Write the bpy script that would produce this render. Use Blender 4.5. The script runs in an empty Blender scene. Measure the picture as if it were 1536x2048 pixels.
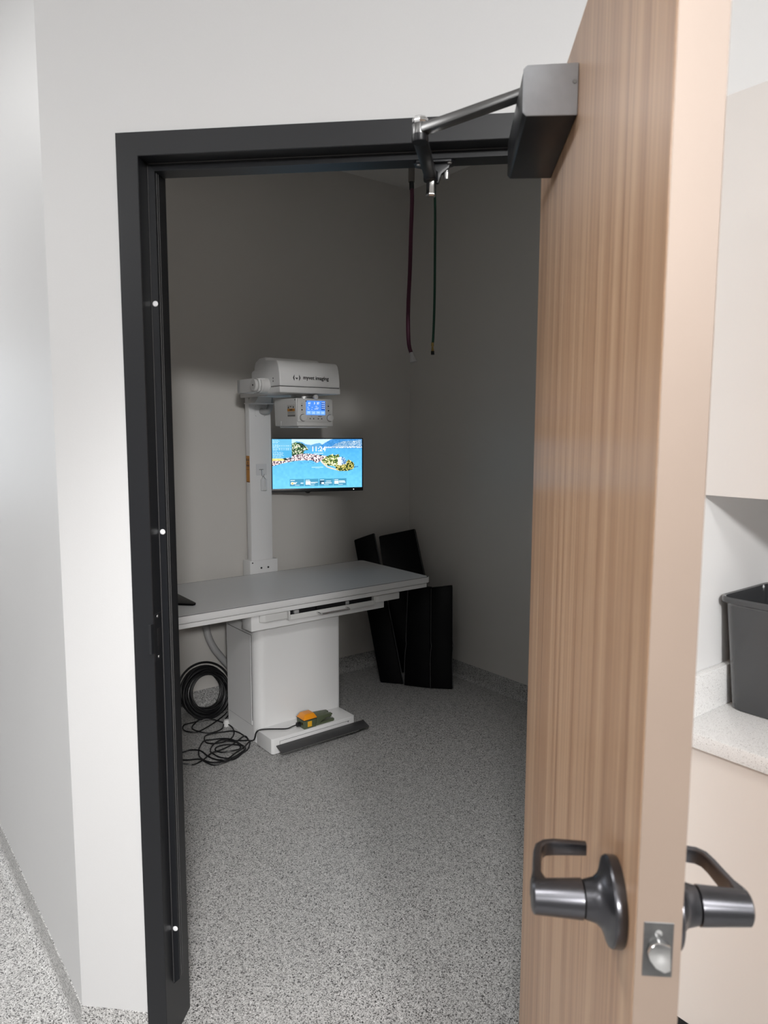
import bpy, bmesh, math, random
import numpy as np
from mathutils import Matrix, Vector

random.seed(7)
PI = math.pi
S2 = math.sqrt(.5)
scn = bpy.context.scene
COL = scn.collection

# ---------------------------------------------------------------- camera
F_PX = 1437.774
cd = bpy.data.cameras.new('camera')
cam = bpy.data.objects.new('camera', cd)
COL.objects.link(cam)
cd.sensor_fit = 'VERTICAL'
cd.sensor_height = 36.0
cd.sensor_width = 27.0
cd.lens = F_PX * 36.0 / 2048.0
cd.clip_start = .02
yaw, pitch, roll = 0.12536, 0.11262, 0.00293
fw = Vector((-math.sin(yaw) * math.cos(pitch), math.cos(yaw) * math.cos(pitch), -math.sin(pitch)))
r0 = Vector((math.cos(yaw), math.sin(yaw), 0))
u0 = r0.cross(fw)
rr = math.cos(roll) * r0 + math.sin(roll) * u0
uu = -math.sin(roll) * r0 + math.cos(roll) * u0
CP = Vector((.8061, -1.5944, 1.585))
cam.matrix_world = Matrix(((rr.x, uu.x, -fw.x, CP.x), (rr.y, uu.y, -fw.y, CP.y), (rr.z, uu.z, -fw.z, CP.z), (0, 0, 0, 1)))
scn.camera = cam
cd.dof.use_dof = True
cd.dof.focus_distance = 3.3
cd.dof.aperture_fstop = 7.5

# ---------------------------------------------------------------- materials
def new_mat(name):
    m = bpy.data.materials.new(name)
    m.use_nodes = True
    nt = m.node_tree
    return m, nt, nt.nodes['Principled BSDF']

def pmat(name, col, rough=.5, metal=0., coat=0., coat_rough=.1, bump=None, spec=.5, var=None, trans=0., alpha=1.):
    m, nt, b = new_mat(name)
    b.inputs['Base Color'].default_value = (*col, 1)
    b.inputs['Roughness'].default_value = rough
    b.inputs['Metallic'].default_value = metal
    b.inputs['Coat Weight'].default_value = coat
    b.inputs['Coat Roughness'].default_value = coat_rough
    b.inputs['Specular IOR Level'].default_value = spec
    b.inputs['Transmission Weight'].default_value = trans
    tc = nt.nodes.new('ShaderNodeTexCoord')
    if var:
        sc, amt = var
        n = nt.nodes.new('ShaderNodeTexNoise')
        n.inputs['Scale'].default_value = sc
        n.inputs['Detail'].default_value = 4
        mx = nt.nodes.new('ShaderNodeMix'); mx.data_type = 'RGBA'
        mx.inputs['A'].default_value = (*[c * (1 - amt) for c in col], 1)
        mx.inputs['B'].default_value = (*[min(1, c * (1 + amt)) for c in col], 1)
        nt.links.new(tc.outputs['Object'], n.inputs['Vector'])
        nt.links.new(n.outputs['Fac'], mx.inputs['Factor'])
        nt.links.new(mx.outputs['Result'], b.inputs['Base Color'])
    if bump:
        sc, st, dist = bump
        n = nt.nodes.new('ShaderNodeTexNoise')
        n.inputs['Scale'].default_value = sc
        n.inputs['Detail'].default_value = 2
        bp = nt.nodes.new('ShaderNodeBump')
        bp.inputs['Strength'].default_value = st
        bp.inputs['Distance'].default_value = dist
        nt.links.new(tc.outputs['Object'], n.inputs['Vector'])
        nt.links.new(n.outputs['Fac'], bp.inputs['Height'])
        nt.links.new(bp.outputs['Normal'], b.inputs['Normal'])
    return m

def emat(name, col, strength):
    m, nt, b = new_mat(name)
    b.inputs['Base Color'].default_value = (0, 0, 0, 1)
    b.inputs['Emission Color'].default_value = (*col, 1)
    b.inputs['Emission Strength'].default_value = strength
    b.inputs['Roughness'].default_value = .4
    return m

def srgb(r, g, b):
    f = lambda c: (c / 255 / 12.92) if c <= 10 else ((c / 255 + .055) / 1.055) ** 2.4
    return (f(r), f(g), f(b))

M = {}
M['paint'] = pmat('wall_paint', (.62, .60, .57), .42, bump=(260, .06, .002), var=(2.5, .015))
M['paint_hall'] = pmat('corridor_paint', (.525, .525, .528), .46, bump=(260, .06, .002), var=(2.5, .015))
M['white_paint'] = pmat('white_paint', (.80, .80, .80), .5, bump=(260, .05, .002))
M['ceiling'] = pmat('ceiling_paint', (.74, .73, .71), .7, bump=(120, .1, .002))
M['black_steel'] = pmat('black_painted_steel', (.0085, .0092, .0112), .38, bump=(420, .05, .001), spec=.4)
M['dark_bronze'] = pmat('dark_bronze', (.105, .105, .115), .28, metal=.9, bump=(300, .03, .001))
M['closer'] = pmat('closer_cover', (.012, .013, .016), .34, metal=.2, bump=(500, .08, .001), var=(40, .12))
M['end_cap'] = pmat('end_cap_reflected_light', (.40, .415, .44), .42, bump=(300, .1, .001), var=(60, .10))  # ceiling light reflected in the cap is put into this grey
M['arm_steel'] = pmat('arm_steel', (.20, .20, .20), .3, metal=.85)
M['plate_steel'] = pmat('dull_plate_steel', (.16, .16, .16), .4, metal=.8, var=(60, .3))
M['chrome'] = pmat('chrome', (.72, .72, .72), .16, metal=1.)
M['steel'] = pmat('brushed_steel', (.42, .42, .42), .35, metal=.9, var=(90, .2))
M['white_coat'] = pmat('white_powder_coat', (.80, .80, .80), .36, bump=(500, .03, .001))
M['white_plastic'] = pmat('white_plastic', (.70, .70, .69), .4)
M['table_grey'] = pmat('grey_table_laminate', (.72, .72, .725), .3, bump=(300, .04, .001))
M['black_plastic'] = pmat('black_plastic', (.008, .008, .009), .35)
M['black_vinyl'] = pmat('black_vinyl', (.0022, .0024, .0030), .36, spec=.12, bump=(60, .12, .004))
M['black_rubber'] = pmat('black_rubber', (.006, .006, .007), .38)
M['seam_dark'] = pmat('dark_seam', (.06, .06, .062), .6)
M['dark_grey'] = pmat('charcoal_plastic', (.052, .052, .054), .4, var=(30, .1))
M['yellow'] = pmat('amber_plastic', (.85, .30, .008), .3, coat=.3)
M['label_yellow'] = pmat('yellow_label', (.80, .42, .02), .5)
M['green'] = pmat('olive_cast_metal', (.085, .105, .058), .42, bump=(150, .1, .002))
M['sticker_white'] = pmat('white_sticker', (.60, .60, .58), .5)
M['sticker_orange'] = pmat('orange_sticker', (.55, .24, .035), .5)
M['ink'] = pmat('black_ink', (.010, .010, .012), .5)
M['brown_ink'] = pmat('brown_ink', (.16, .07, .035), .5)
M['grey_ink'] = pmat('grey_ink', (.2, .2, .2), .5)
M['red_hose'] = pmat('dark_red_hose', (.055, .004, .022), .5, bump=(400, .1, .001))
M['green_hose'] = pmat('dark_green_hose', (.004, .045, .024), .45)
M['brown_metal'] = pmat('grey_brown_metal', (.12, .11, .10), .45, metal=.5)
M['brass'] = pmat('brass', (.45, .32, .12), .3, metal=1.)
M['conduit'] = pmat('grey_conduit', (.40, .40, .40), .45)
M['clear'] = pmat('clear_plastic', (.71, .72, .735), .2, spec=.6)
M['silencer'] = pmat('white_rubber', (.74, .75, .77), .5)
M['counter'] = None
M['cabinet'] = pmat('beige_laminate', (.70, .645, .60), .4, var=(6, .015))
M['cabinet_up'] = pmat('pale_laminate', (.69, .66, .635), .38, var=(6, .012))
M['edge_band'] = pmat('light_edge_band', (.295, .225, .180), .5, var=(9, .05), bump=(60, .04, .002))
M['bin'] = pmat('black_bin_plastic', (.038, .040, .043), .14, coat=.6, bump=(300, .03, .0005))
M['lamp'] = emat('lamp_diffuser', (1., .99, .98), 4.5)
M['lamp_bright'] = emat('bright_lamp_diffuser', (1., .99, .98), 21.)
M['lamp_fill'] = emat('added_fill_diffuser', (1., .96, .90), 1.0)  # glow of the added exam room fill panel
M['daylight'] = emat('daylight_pane', (.86, .93, 1.), 2.5)
M['lcd'] = emat('lcd_blue', (.085, .30, .95), 1.05)
M['lcd_dark'] = emat('lcd_dark_blue', (.02, .12, .55), 1.0)
M['lcd_light'] = emat('lcd_light_blue', (.30, .58, 1.), 1.0)
M['lcd_white'] = emat('lcd_white', (.85, .93, 1.), 1.2)
M['led'] = emat('white_led', (1, 1, 1), 3.)
M['glow_white'] = emat('screen_white', (.95, .98, 1.), 1.15)

def mk_floor():
    m, nt, b = new_mat('speckled_resilient_floor')
    N, L = nt.nodes, nt.links
    tc = N.new('ShaderNodeTexCoord')
    v1 = N.new('ShaderNodeTexVoronoi'); v1.inputs['Scale'].default_value = 420
    v2 = N.new('ShaderNodeTexVoronoi'); v2.inputs['Scale'].default_value = 300
    n1 = N.new('ShaderNodeTexNoise'); n1.inputs['Scale'].default_value = 6; n1.inputs['Detail'].default_value = 3
    for x in (v1, v2, n1): L.new(tc.outputs['Object'], x.inputs['Vector'])
    sep = N.new('ShaderNodeSeparateColor'); L.new(v1.outputs['Color'], sep.inputs['Color'])
    cr = N.new('ShaderNodeValToRGB'); cr.color_ramp.interpolation = 'CONSTANT'
    e = cr.color_ramp.elements
    e[0].position = 0; e[0].color = (.075, .074, .073, 1)
    e[1].position = .15; e[1].color = (.32, .317, .31, 1)
    for p, c in ((.42, (.43, .426, .418)), (.70, (.53, .526, .518)), (.90, (.66, .655, .646))):
        q = e.new(p); q.color = (*c, 1)
    L.new(sep.outputs['Red'], cr.inputs['Fac'])
    sep2 = N.new('ShaderNodeSeparateColor'); L.new(v2.outputs['Color'], sep2.inputs['Color'])
    lt = N.new('ShaderNodeMath'); lt.operation = 'LESS_THAN'; lt.inputs[1].default_value = .07
    L.new(sep2.outputs['Green'], lt.inputs[0])
    mx = N.new('ShaderNodeMix'); mx.data_type = 'RGBA'
    mx.inputs['B'].default_value = (.045, .044, .044, 1)
    L.new(lt.outputs[0], mx.inputs['Factor']); L.new(cr.outputs['Color'], mx.inputs['A'])
    L.new(mx.outputs['Result'], b.inputs['Base Color'])
    b.inputs['Roughness'].default_value = .42
    bp = N.new('ShaderNodeBump'); bp.inputs['Strength'].default_value = .12; bp.inputs['Distance'].default_value = .001
    n2 = N.new('ShaderNodeTexNoise'); n2.inputs['Scale'].default_value = 140
    L.new(tc.outputs['Object'], n2.inputs['Vector']); L.new(n2.outputs['Fac'], bp.inputs['Height'])
    L.new(bp.outputs['Normal'], b.inputs['Normal'])
    return m
M['floor'] = mk_floor()

def mk_counter():
    m, nt, b = new_mat('speckled_quartz')
    N, L = nt.nodes, nt.links
    tc = N.new('ShaderNodeTexCoord')
    v = N.new('ShaderNodeTexVoronoi'); v.inputs['Scale'].default_value = 600
    L.new(tc.outputs['Object'], v.inputs['Vector'])
    sep = N.new('ShaderNodeSeparateColor'); L.new(v.outputs['Color'], sep.inputs['Color'])
    cr = N.new('ShaderNodeValToRGB'); cr.color_ramp.interpolation = 'CONSTANT'
    e = cr.color_ramp.elements
    e[0].position = 0; e[0].color = (.52, .51, .50, 1)
    e[1].position = .05; e[1].color = (.77, .77, .765, 1)
    q = e.new(.5); q.color = (.82, .82, .815, 1)
    q = e.new(.94); q.color = (.66, .655, .65, 1)
    L.new(sep.outputs['Red'], cr.inputs['Fac']); L.new(cr.outputs['Color'], b.inputs['Base Color'])
    b.inputs['Roughness'].default_value = .25
    return m
M['counter'] = mk_counter()

def mk_wood():
    m, nt, b = new_mat('straight_grain_wood_laminate')
    N, L = nt.nodes, nt.links
    tc = N.new('ShaderNodeTexCoord')
    mp = N.new('ShaderNodeMapping'); mp.inputs['Scale'].default_value = (26, 26, .55)
    mp2 = N.new('ShaderNodeMapping'); mp2.inputs['Scale'].default_value = (150, 150, 1.3)
    L.new(tc.outputs['Object'], mp.inputs['Vector']); L.new(tc.outputs['Object'], mp2.inputs['Vector'])
    n1 = N.new('ShaderNodeTexNoise'); n1.inputs['Scale'].default_value = 1; n1.inputs['Detail'].default_value = 3; n1.inputs['Roughness'].default_value = .55
    n2 = N.new('ShaderNodeTexNoise'); n2.inputs['Scale'].default_value = 1; n2.inputs['Detail'].default_value = 2
    L.new(mp.outputs[0], n1.inputs['Vector']); L.new(mp2.outputs[0], n2.inputs['Vector'])
    ad = N.new('ShaderNodeMath'); ad.operation = 'MULTIPLY_ADD'; ad.inputs[1].default_value = .55
    L.new(n2.outputs['Fac'], ad.inputs[0])
    hf = N.new('ShaderNodeMath'); hf.operation = 'MULTIPLY'; hf.inputs[1].default_value = .55
    L.new(n1.outputs['Fac'], hf.inputs[0]); L.new(hf.outputs[0], ad.inputs[2])
    cr = N.new('ShaderNodeValToRGB')
    e = cr.color_ramp.elements
    e[0].position = .40; e[0].color = (.385, .205, .112, 1)
    e[1].position = .70; e[1].color = (.69, .450, .280, 1)
    q = e.new(.52); q.color = (.52, .305, .176, 1)
    q = e.new(.60); q.color = (.605, .378, .226, 1)
    L.new(ad.outputs[0], cr.inputs['Fac']); L.new(cr.outputs['Color'], b.inputs['Base Color'])
    b.inputs['Roughness'].default_value = .30
    b.inputs['IOR'].default_value = 1.65
    b.inputs['Specular IOR Level'].default_value = .95
    b.inputs['Anisotropic'].default_value = .95
    tg = N.new('ShaderNodeTangent'); tg.direction_type = 'RADIAL'; tg.axis = 'Z'
    b.inputs['Anisotropic Rotation'].default_value = 0.
    L.new(tg.outputs[0], b.inputs['Tangent'])
    return m
M['wood'] = mk_wood()

def mk_screen(strength):
    m, nt, b = new_mat('monitor_picture')
    at = nt.nodes.new('ShaderNodeVertexColor'); at.layer_name = 'Col'
    b.inputs['Base Color'].default_value = (.004, .004, .004, 1)
    b.inputs['Roughness'].default_value = .35
    nt.links.new(at.outputs['Color'], b.inputs['Emission Color'])
    b.inputs['Emission Strength'].default_value = strength
    return m
M['screen'] = mk_screen(1.35)

# ---------------------------------------------------------------- mesh helpers
class MB:
    """collects shapes (given in scene-absolute coordinates of one frame) into one mesh"""
    def __init__(s): s.bm = bmesh.new()
    def _merge(s, t):
        me = bpy.data.meshes.new('t'); t.to_mesh(me); t.free()
        s.bm.from_mesh(me); bpy.data.meshes.remove(me)
    @staticmethod
    def _bev(t, b, seg):
        if b > 0:
            bmesh.ops.bevel(t, geom=list(t.edges), offset=b, segments=seg, profile=.5, affect='EDGES', clamp_overlap=True)
    def box(s, x0, x1, y0, y1, z0, z1, bev=0., seg=2, mat=None):
        t = bmesh.new()
        bmesh.ops.create_cube(t, size=1)
        for v in t.verts:
            v.co = Vector((x0 + (v.co.x + .5) * (x1 - x0), y0 + (v.co.y + .5) * (y1 - y0), z0 + (v.co.z + .5) * (z1 - z0)))
        s._bev(t, bev, seg)
        if mat: t.transform(mat)
        s._merge(t); return s
    def prism(s, poly, a0, a1, axis='z', bev=0., seg=2, mat=None):
        """polygon extruded along an axis; for axis z the polygon is (x,y), for x it is (y,z), for y it is (x,z)"""
        t = bmesh.new()
        def P(p, a):
            return {'z': (p[0], p[1], a), 'x': (a, p[0], p[1]), 'y': (p[0], a, p[1])}[axis]
        lo = [t.verts.new(P(p, a0)) for p in poly]
        hi = [t.verts.new(P(p, a1)) for p in poly]
        n = len(poly)
        t.faces.new(lo); t.faces.new(hi)
        for i in range(n): t.faces.new((lo[i], lo[(i + 1) % n], hi[(i + 1) % n], hi[i]))
        bmesh.ops.recalc_face_normals(t, faces=list(t.faces))
        s._bev(t, bev, seg)
        if mat: t.transform(mat)
        s._merge(t); return s
    def hull8(s, lo, hi, bev=0., seg=2):
        """box with eight free corners: lo and hi are four points each, in the same order"""
        t = bmesh.new()
        a = [t.verts.new(p) for p in lo]; b = [t.verts.new(p) for p in hi]
        t.faces.new(a); t.faces.new(b)
        for i in range(4): t.faces.new((a[i], a[(i + 1) % 4], b[(i + 1) % 4], b[i]))
        bmesh.ops.recalc_face_normals(t, faces=list(t.faces))
        s._bev(t, bev, seg)
        s._merge(t); return s
    def lathe(s, prof, origin, axis, seg=32):
        """prof: list of (radius, distance along axis)"""
        ax = Vector(axis).normalized()
        e1 = ax.orthogonal().normalized(); e2 = ax.cross(e1)
        o = Vector(origin)
        t = bmesh.new(); rings = []
        for r, d in prof:
            if r < 1e-6: rings.append([t.verts.new(o + ax * d)])
            else: rings.append([t.verts.new(o + ax * d + (e1 * math.cos(2 * PI * k / seg) + e2 * math.sin(2 * PI * k / seg)) * r) for k in range(seg)])
        for A, B in zip(rings, rings[1:]):
            for k in range(seg):
                k2 = (k + 1) % seg
                if len(A) == 1 and len(B) == 1: continue
                if len(A) == 1: t.faces.new((A[0], B[k], B[k2]))
                elif len(B) == 1: t.faces.new((A[k], B[0], A[k2]))
                else: t.faces.new((A[k], B[k], B[k2], A[k2]))
        for R in (rings[0], rings[-1]):
            if len(R) > 1: t.faces.new(R)
        bmesh.ops.recalc_face_normals(t, faces=list(t.faces))
        s._merge(t); return s
    def cyl(s, p0, p1, r0, r1=None, seg=24, bev=0.):
        p0, p1 = Vector(p0), Vector(p1)
        r1 = r0 if r1 is None else r1
        L = (p1 - p0).length
        if bev: pr = [(0, 0), (r0 - bev, 0), (r0, bev), (r1, L - bev), (r1 - bev, L), (0, L)]
        else: pr = [(0, 0), (r0, 0), (r1, L), (0, L)]
        return s.lathe(pr, p0, p1 - p0, seg)
    def tube(s, pts, r, seg=10, smooth=6, closed=False, rs=None):
        P = [Vector(p) for p in pts]
        if smooth > 1:
            Q = []; n = len(P)
            rng = range(n if closed else n - 1)
            for i in rng:
                if closed: a, b, c, d = P[i - 1], P[i], P[(i + 1) % n], P[(i + 2) % n]
                else: a, b, c, d = P[max(i - 1, 0)], P[i], P[i + 1], P[min(i + 2, n - 1)]
                for k in range(smooth):
                    x = k / smooth
                    Q.append(.5 * ((2 * b) + (c - a) * x + (2 * a - 5 * b + 4 * c - d) * x * x + (3 * b - a - 3 * c + d) * x ** 3))
            if not closed: Q.append(P[-1])
            P = Q
        t = bmesh.new(); rings = []; n = len(P)
        nrm = None
        for i, p in enumerate(P):
            if closed: d = (P[(i + 1) % n] - P[i - 1])
            else: d = P[min(i + 1, n - 1)] - P[max(i - 1, 0)]
            d.normalize()
            if nrm is None: nrm = d.orthogonal().normalized()
            else:
                nrm = nrm - d * nrm.dot(d)
                nrm = nrm.normalized() if nrm.length > 1e-6 else d.orthogonal().normalized()
            bn = d.cross(nrm)
            rings.append([t.verts.new(p + (nrm * math.cos(2 * PI * k / seg) + bn * math.sin(2 * PI * k / seg)) * r) for k in range(seg)])
        pairs = list(zip(rings, rings[1:]))
        if closed: pairs.append((rings[-1], rings[0]))
        for A, B in pairs:
            for k in range(seg): t.faces.new((A[k], B[k], B[(k + 1) % seg], A[(k + 1) % seg]))
        if not closed:
            t.faces.new(rings[0]); t.faces.new(rings[-1])
        bmesh.ops.recalc_face_normals(t, faces=list(t.faces))
        s._merge(t); return s
    def text(s, txt, mat, size=1., ext=.0004, align='CENTER', bold=0.):
        c = bpy.data.curves.new('t', 'FONT')
        c.body = txt; c.size = size; c.align_x = align; c.align_y = 'CENTER'; c.extrude = ext; c.resolution_u = 3
        c.offset = bold
        o = bpy.data.objects.new('t', c); COL.objects.link(o)
        bpy.context.view_layer.update()
        me = bpy.data.meshes.new_from_object(o.evaluated_get(bpy.context.evaluated_depsgraph_get()))
        me.transform(mat)
        s.bm.from_mesh(me)
        bpy.data.objects.remove(o); bpy.data.curves.remove(c); bpy.data.meshes.remove(me)
        return s
    def flip_x(s): return s

ROT = {'xy': Matrix.Identity(4), 'uv': Matrix.Rotation(PI / 4, 4, 'Z')}
TH = .04059
LEAF_P = Vector((.9328, -.0053, 0))
LEAF_ROT = TH - PI / 2
ROT['leaf'] = Matrix.Translation(LEAF_P) @ Matrix.Rotation(LEAF_ROT, 4, 'Z')
ORG = {}

def tag(o, label=None, cat=None, group=None, kind=None):
    if label: o['label'] = label
    if cat: o['category'] = cat
    if group: o['group'] = group
    if kind: o['kind'] = kind
    return o

def thing(name, label, cat, frame, org, group=None, kind=None):
    o = bpy.data.objects.new(name, None)
    o.empty_display_size = .05
    COL.objects.link(o)
    o.matrix_world = ROT[frame] @ Matrix.Translation(Vector(org))
    tag(o, label, cat, group, kind)
    ORG[o] = Vector(org)
    return o

def obj(name, mb, mat, parent=None, label=None, frame=None, angle=35, org=(0, 0, 0)):
    me = bpy.data.meshes.new(name)
    o_ = ORG[parent] if parent is not None else Vector(org)
    if o_.length: mb.bm.transform(Matrix.Translation(-o_))
    bmesh.ops.remove_doubles(mb.bm, verts=list(mb.bm.verts), dist=1e-6)
    mb.bm.to_mesh(me); mb.bm.free()
    for p in me.polygons: p.use_smooth = True
    me.set_sharp_from_angle(angle=math.radians(angle))
    me.materials.append(mat)
    o = bpy.data.objects.new(name, me)
    COL.objects.link(o)
    if parent is not None:
        o.parent = parent
        ORG[o] = o_
    else:
        o.matrix_world = ROT[frame] @ Matrix.Translation(o_)
        ORG[o] = o_
    if label: o['label'] = label
    return o

def struct(name, mb, mat, frame, label, cat):
    o = obj(name, mb, mat, frame=frame)
    return tag(o, label, cat, kind='structure')

# ================================================================= THE SETTING
U1, V1, CZ = 2.61, 2.10, 3.16          # exam room: right wall, back wall, ceiling
VS = -.785                              # corridor side wall beside the counter
UB = 1.66                               # wall behind the counter
HALL = dict(u0=-4.2, v0=-7.2, v1=4.6)

struct('floor', MB().box(HALL['u0'] - .13, 2.74, HALL['v0'] - .13, HALL['v1'] + .13, -.12, 0), M['floor'], 'uv',
       'grey speckled resilient floor running through the doorway', 'floor')

# the 45 degree entry wall with the door opening
w = MB()
JX0, JX1 = .012, .9868 + .020          # rough opening, covered by the frame
ya, yb = .004, .139
def xr(v_, y): return (y - v_ * math.sqrt(2)) if False else None
# left piece: outer corner u=-.125 on y=ya, inner corner u=0 on y=yb
def uv2xy(u, v): return (S2 * (u - v), S2 * (u + v))
vl_o = ya / S2 + .125; vl_i = yb / S2
cl_o = uv2xy(-.125, vl_o); cl_i = uv2xy(0, vl_i)
cr_o = uv2xy(ya / S2 - VS, VS); cr_i = uv2xy(yb / S2 - (VS + .125), VS + .125)
w.prism([cl_o, (JX0, ya), (JX0, yb), cl_i], 0, CZ)
w.prism([(JX1, ya), cr_o, cr_i, (JX1, yb)], 0, CZ)
w.box(JX0, JX1, ya, yb, 2.228, CZ)
struct('wall_entry', w, M['paint_hall'], 'xy', 'pale diagonal wall around the black door frame', 'wall')

struct('wall_left', MB().prism([(-.125, vl_o), (-.125, HALL['v1']), (0, HALL['v1']), (0, vl_i)], 0, CZ), M['paint_hall'], 'uv',
       'pale corridor wall receding at the left edge', 'wall')
struct('wall_side', MB().prism([(ya / S2 - VS, VS), (2.735, VS), (2.735, VS + .125), (yb / S2 - (VS + .125), VS + .125)], 0, CZ), M['white_paint'], 'uv',
       'white wall at the end of the counter behind the open door', 'wall')
struct('wall_right', MB().box(U1, U1 + .125, VS + .125, V1 + .125, 0, CZ), M['paint'], 'uv', 'dim greige wall on the right of the exam room', 'wall')
struct('wall_back', MB().box(0, U1, V1, V1 + .125, 0, CZ), M['paint'], 'uv', 'dim greige wall behind the x-ray table', 'wall')
struct('ceiling', MB().box(-.125, U1 + .125, VS + .125, V1 + .125, CZ, CZ + .1), M['ceiling'], 'uv', 'white ceiling of the dim exam room', 'ceiling')
# corridor shell
struct('wall_counter', MB().box(UB, UB + .1, HALL['v0'], VS, 0, CZ), M['white_paint'], 'uv', 'white wall above and behind the wall cabinet', 'wall')
struct('wall_corridor', MB().box(HALL['u0'] - .13, HALL['u0'], HALL['v0'], HALL['v1'], 0, CZ), M['paint_hall'], 'uv', 'far side wall of the corridor', 'wall')
struct('wall_rear', MB().box(HALL['u0'], UB + .1, HALL['v0'] - .13, HALL['v0'], 0, CZ), M['paint_hall'], 'uv', 'corridor wall behind the viewer', 'wall')
WU0, WU1, WZ0, WZ1 = -1.75, -.55, .95, 2.25
w = MB()
w.box(HALL['u0'], WU0, HALL['v1'], HALL['v1'] + .13, 0, CZ).box(WU1, 0, HALL['v1'], HALL['v1'] + .13, 0, CZ)
w.box(WU0, WU1, HALL['v1'], HALL['v1'] + .13, 0, WZ0).box(WU0, WU1, HALL['v1'], HALL['v1'] + .13, WZ1, CZ)
struct('wall_end', w, M['paint_hall'], 'uv', 'end wall of the corridor with a bright window', 'wall')
struct('ceiling', MB().prism([(HALL['u0'], HALL['v0']), (UB + .1, HALL['v0']), (UB + .1, VS), (ya / S2 - VS, VS), (-.125, vl_o), (-.125, HALL['v1']), (HALL['u0'], HALL['v1'])], 3.0, 3.1),
       M['ceiling'], 'uv', 'white ceiling of the bright corridor', 'ceiling')
win = thing('window_1', 'bright window at the corridor end', 'window', 'uv', (WU0, HALL['v1'], WZ0), kind='structure')
obj('window_pane', MB().box(WU0 + .04, WU1 - .04, HALL['v1'] + .05, HALL['v1'] + .06, WZ0 + .04, WZ1 - .04), M['daylight'], win)
fr = MB()
for a in ((WU0, WU0 + .05), (WU1 - .05, WU1)): fr.box(*a, HALL['v1'] + .03, HALL['v1'] + .08, WZ0, WZ1)
for a in ((WZ0, WZ0 + .05), (WZ1 - .05, WZ1)): fr.box(WU0 + .05, WU1 - .05, HALL['v1'] + .03, HALL['v1'] + .08, *a)
obj('window_frame', fr, M['black_steel'], win)

# coved base: the flooring turns up the wall 102 mm with a small radius
def cove_profile(h=.1016, r=.026, t=.003):
    P = [(0, 0), (r + t, 0), (r + t, .0012)]
    for k in range(1, 9):
        a = PI / 2 * k / 8
        P.append((t + r - r * math.sin(a), .0012 + r - r * math.cos(a)))
    P += [(t, h), (0, h)]
    return P
def cove(mb, p0, p1, n, ext0=0., ext1=0.):
    """p0,p1 wall line; n unit normal into the room (frame coordinates); ext* lengthen along the run at the far side of the profile (mitres)"""
    p0, p1, n = Vector((*p0, 0)), Vector((*p1, 0)), Vector((*n, 0))
    d = (p1 - p0).normalized()
    t = bmesh.new(); A = []; B = []
    for x, z in cove_profile():
        A.append(t.verts.new(p0 + n * x - d * (x * ext0) + Vector((0, 0, z))))
        B.append(t.verts.new(p1 + n * x + d * (x * ext1) + Vector((0, 0, z))))
    k = len(A)
    t.faces.new(A); t.faces.new(B)
    for i in range(k): t.faces.new((A[i], A[(i + 1) % k], B[(i + 1) % k], B[i]))
    bmesh.ops.recalc_face_normals(t, faces=list(t.faces))
    mb._merge(t)
    return mb
tan225 = math.tan(PI / 8)
struct('baseboard_back', cove(MB(), (U1, V1), (0, V1), (0, -1), -1, -1), M['floor'], 'uv', 'dark coved base along the back wall', 'baseboard')
struct('baseboard_right', cove(MB(), (U1, VS + .125), (U1, V1), (-1, 0), -1, -1), M['floor'], 'uv', 'dark coved base along the right wall', 'baseboard')
struct('baseboard_left', cove(MB(), (-.125, HALL['v1']), (-.125, vl_o), (-1, 0), 0, tan225), M['floor'], 'uv', 'pale speckled coved base along the left corridor wall', 'baseboard')
struct('baseboard_entry', cove(MB(), (cl_o[0], ya), (-.0005, ya), (0, -1), tan225, 0), M['floor'], 'xy', 'short speckled coved base left of the door frame', 'baseboard')
struct('baseboard_side', cove(MB(), (0, V1), (0, vl_i), (1, 0), -1, 0), M['floor'], 'uv', 'coved base on the hidden left wall of the exam room', 'baseboard')

# door frame: hollow-metal profile, mitred
FH = 2.241
PROF = [(0, 0), (.0508, 0), (.0508, .049), (.0668, .049), (.0668, .098), (.0508, .098), (.0508, .145), (0, .145), (0, .139), (.010, .139), (.010, .0045), (0, .0045)]
frame = thing('trim_1', 'black painted steel door frame in the pale wall', 'door frame', 'xy', (0, 0, 0), kind='structure')
OW = .0508 * 2 + .914 - .0
def sweep_frame(mb):
    t = bmesh.new()
    def ring(f): return [t.verts.new(f(x, y)) for x, y in PROF]
    # left jamb: a short terminated stop at the bottom is modelled by separate blocks, so sweep without the stop first
    R = [ring(lambda x, y: (x, y, 0.)), ring(lambda x, y: (x, y, FH - x)), ring(lambda x, y: (OW - x, y, FH - x)), ring(lambda x, y: (OW - x, y, 0.))]
    n = len(PROF)
    for A, B in zip(R, R[1:]):
        for i in range(n): t.faces.new((A[i], B[i], B[(i + 1) % n], A[(i + 1) % n]))
    t.faces.new(R[0]); t.faces.new(R[-1])
    bmesh.ops.recalc_face_normals(t, faces=list(t.faces))
    mb._merge(t)
    return mb
PROF_FULL = PROF
PROF = [(0, 0), (.0495, 0), (.0508, .0013), (.0508, .145), (0, .145), (0, .139), (.010, .139), (.010, .0045), (0, .0045)]
obj('frame_profile', sweep_frame(MB()), M['black_steel'], frame)
# stops, terminated at 152 mm with a 45 degree cut
st = MB()
for sgn in (0, 1):
    X = (lambda x: x) if sgn == 0 else (lambda x: OW - x)
    prof = [(X(.0505), .150), (X(.0668), .166), (X(.0668), FH - .0668), (X(.0505), FH - .0508)]
    st.prism([(a, b) for a, b in prof], .049, .098, axis='y')
st.prism([(.0505, FH - .0505), (.0668, FH - .0668), (OW - .0668, FH - .0668), (OW - .0505, FH - .0505)], .049, .098, axis='y')
obj('door_stop', st, M['black_steel'], frame)
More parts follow.
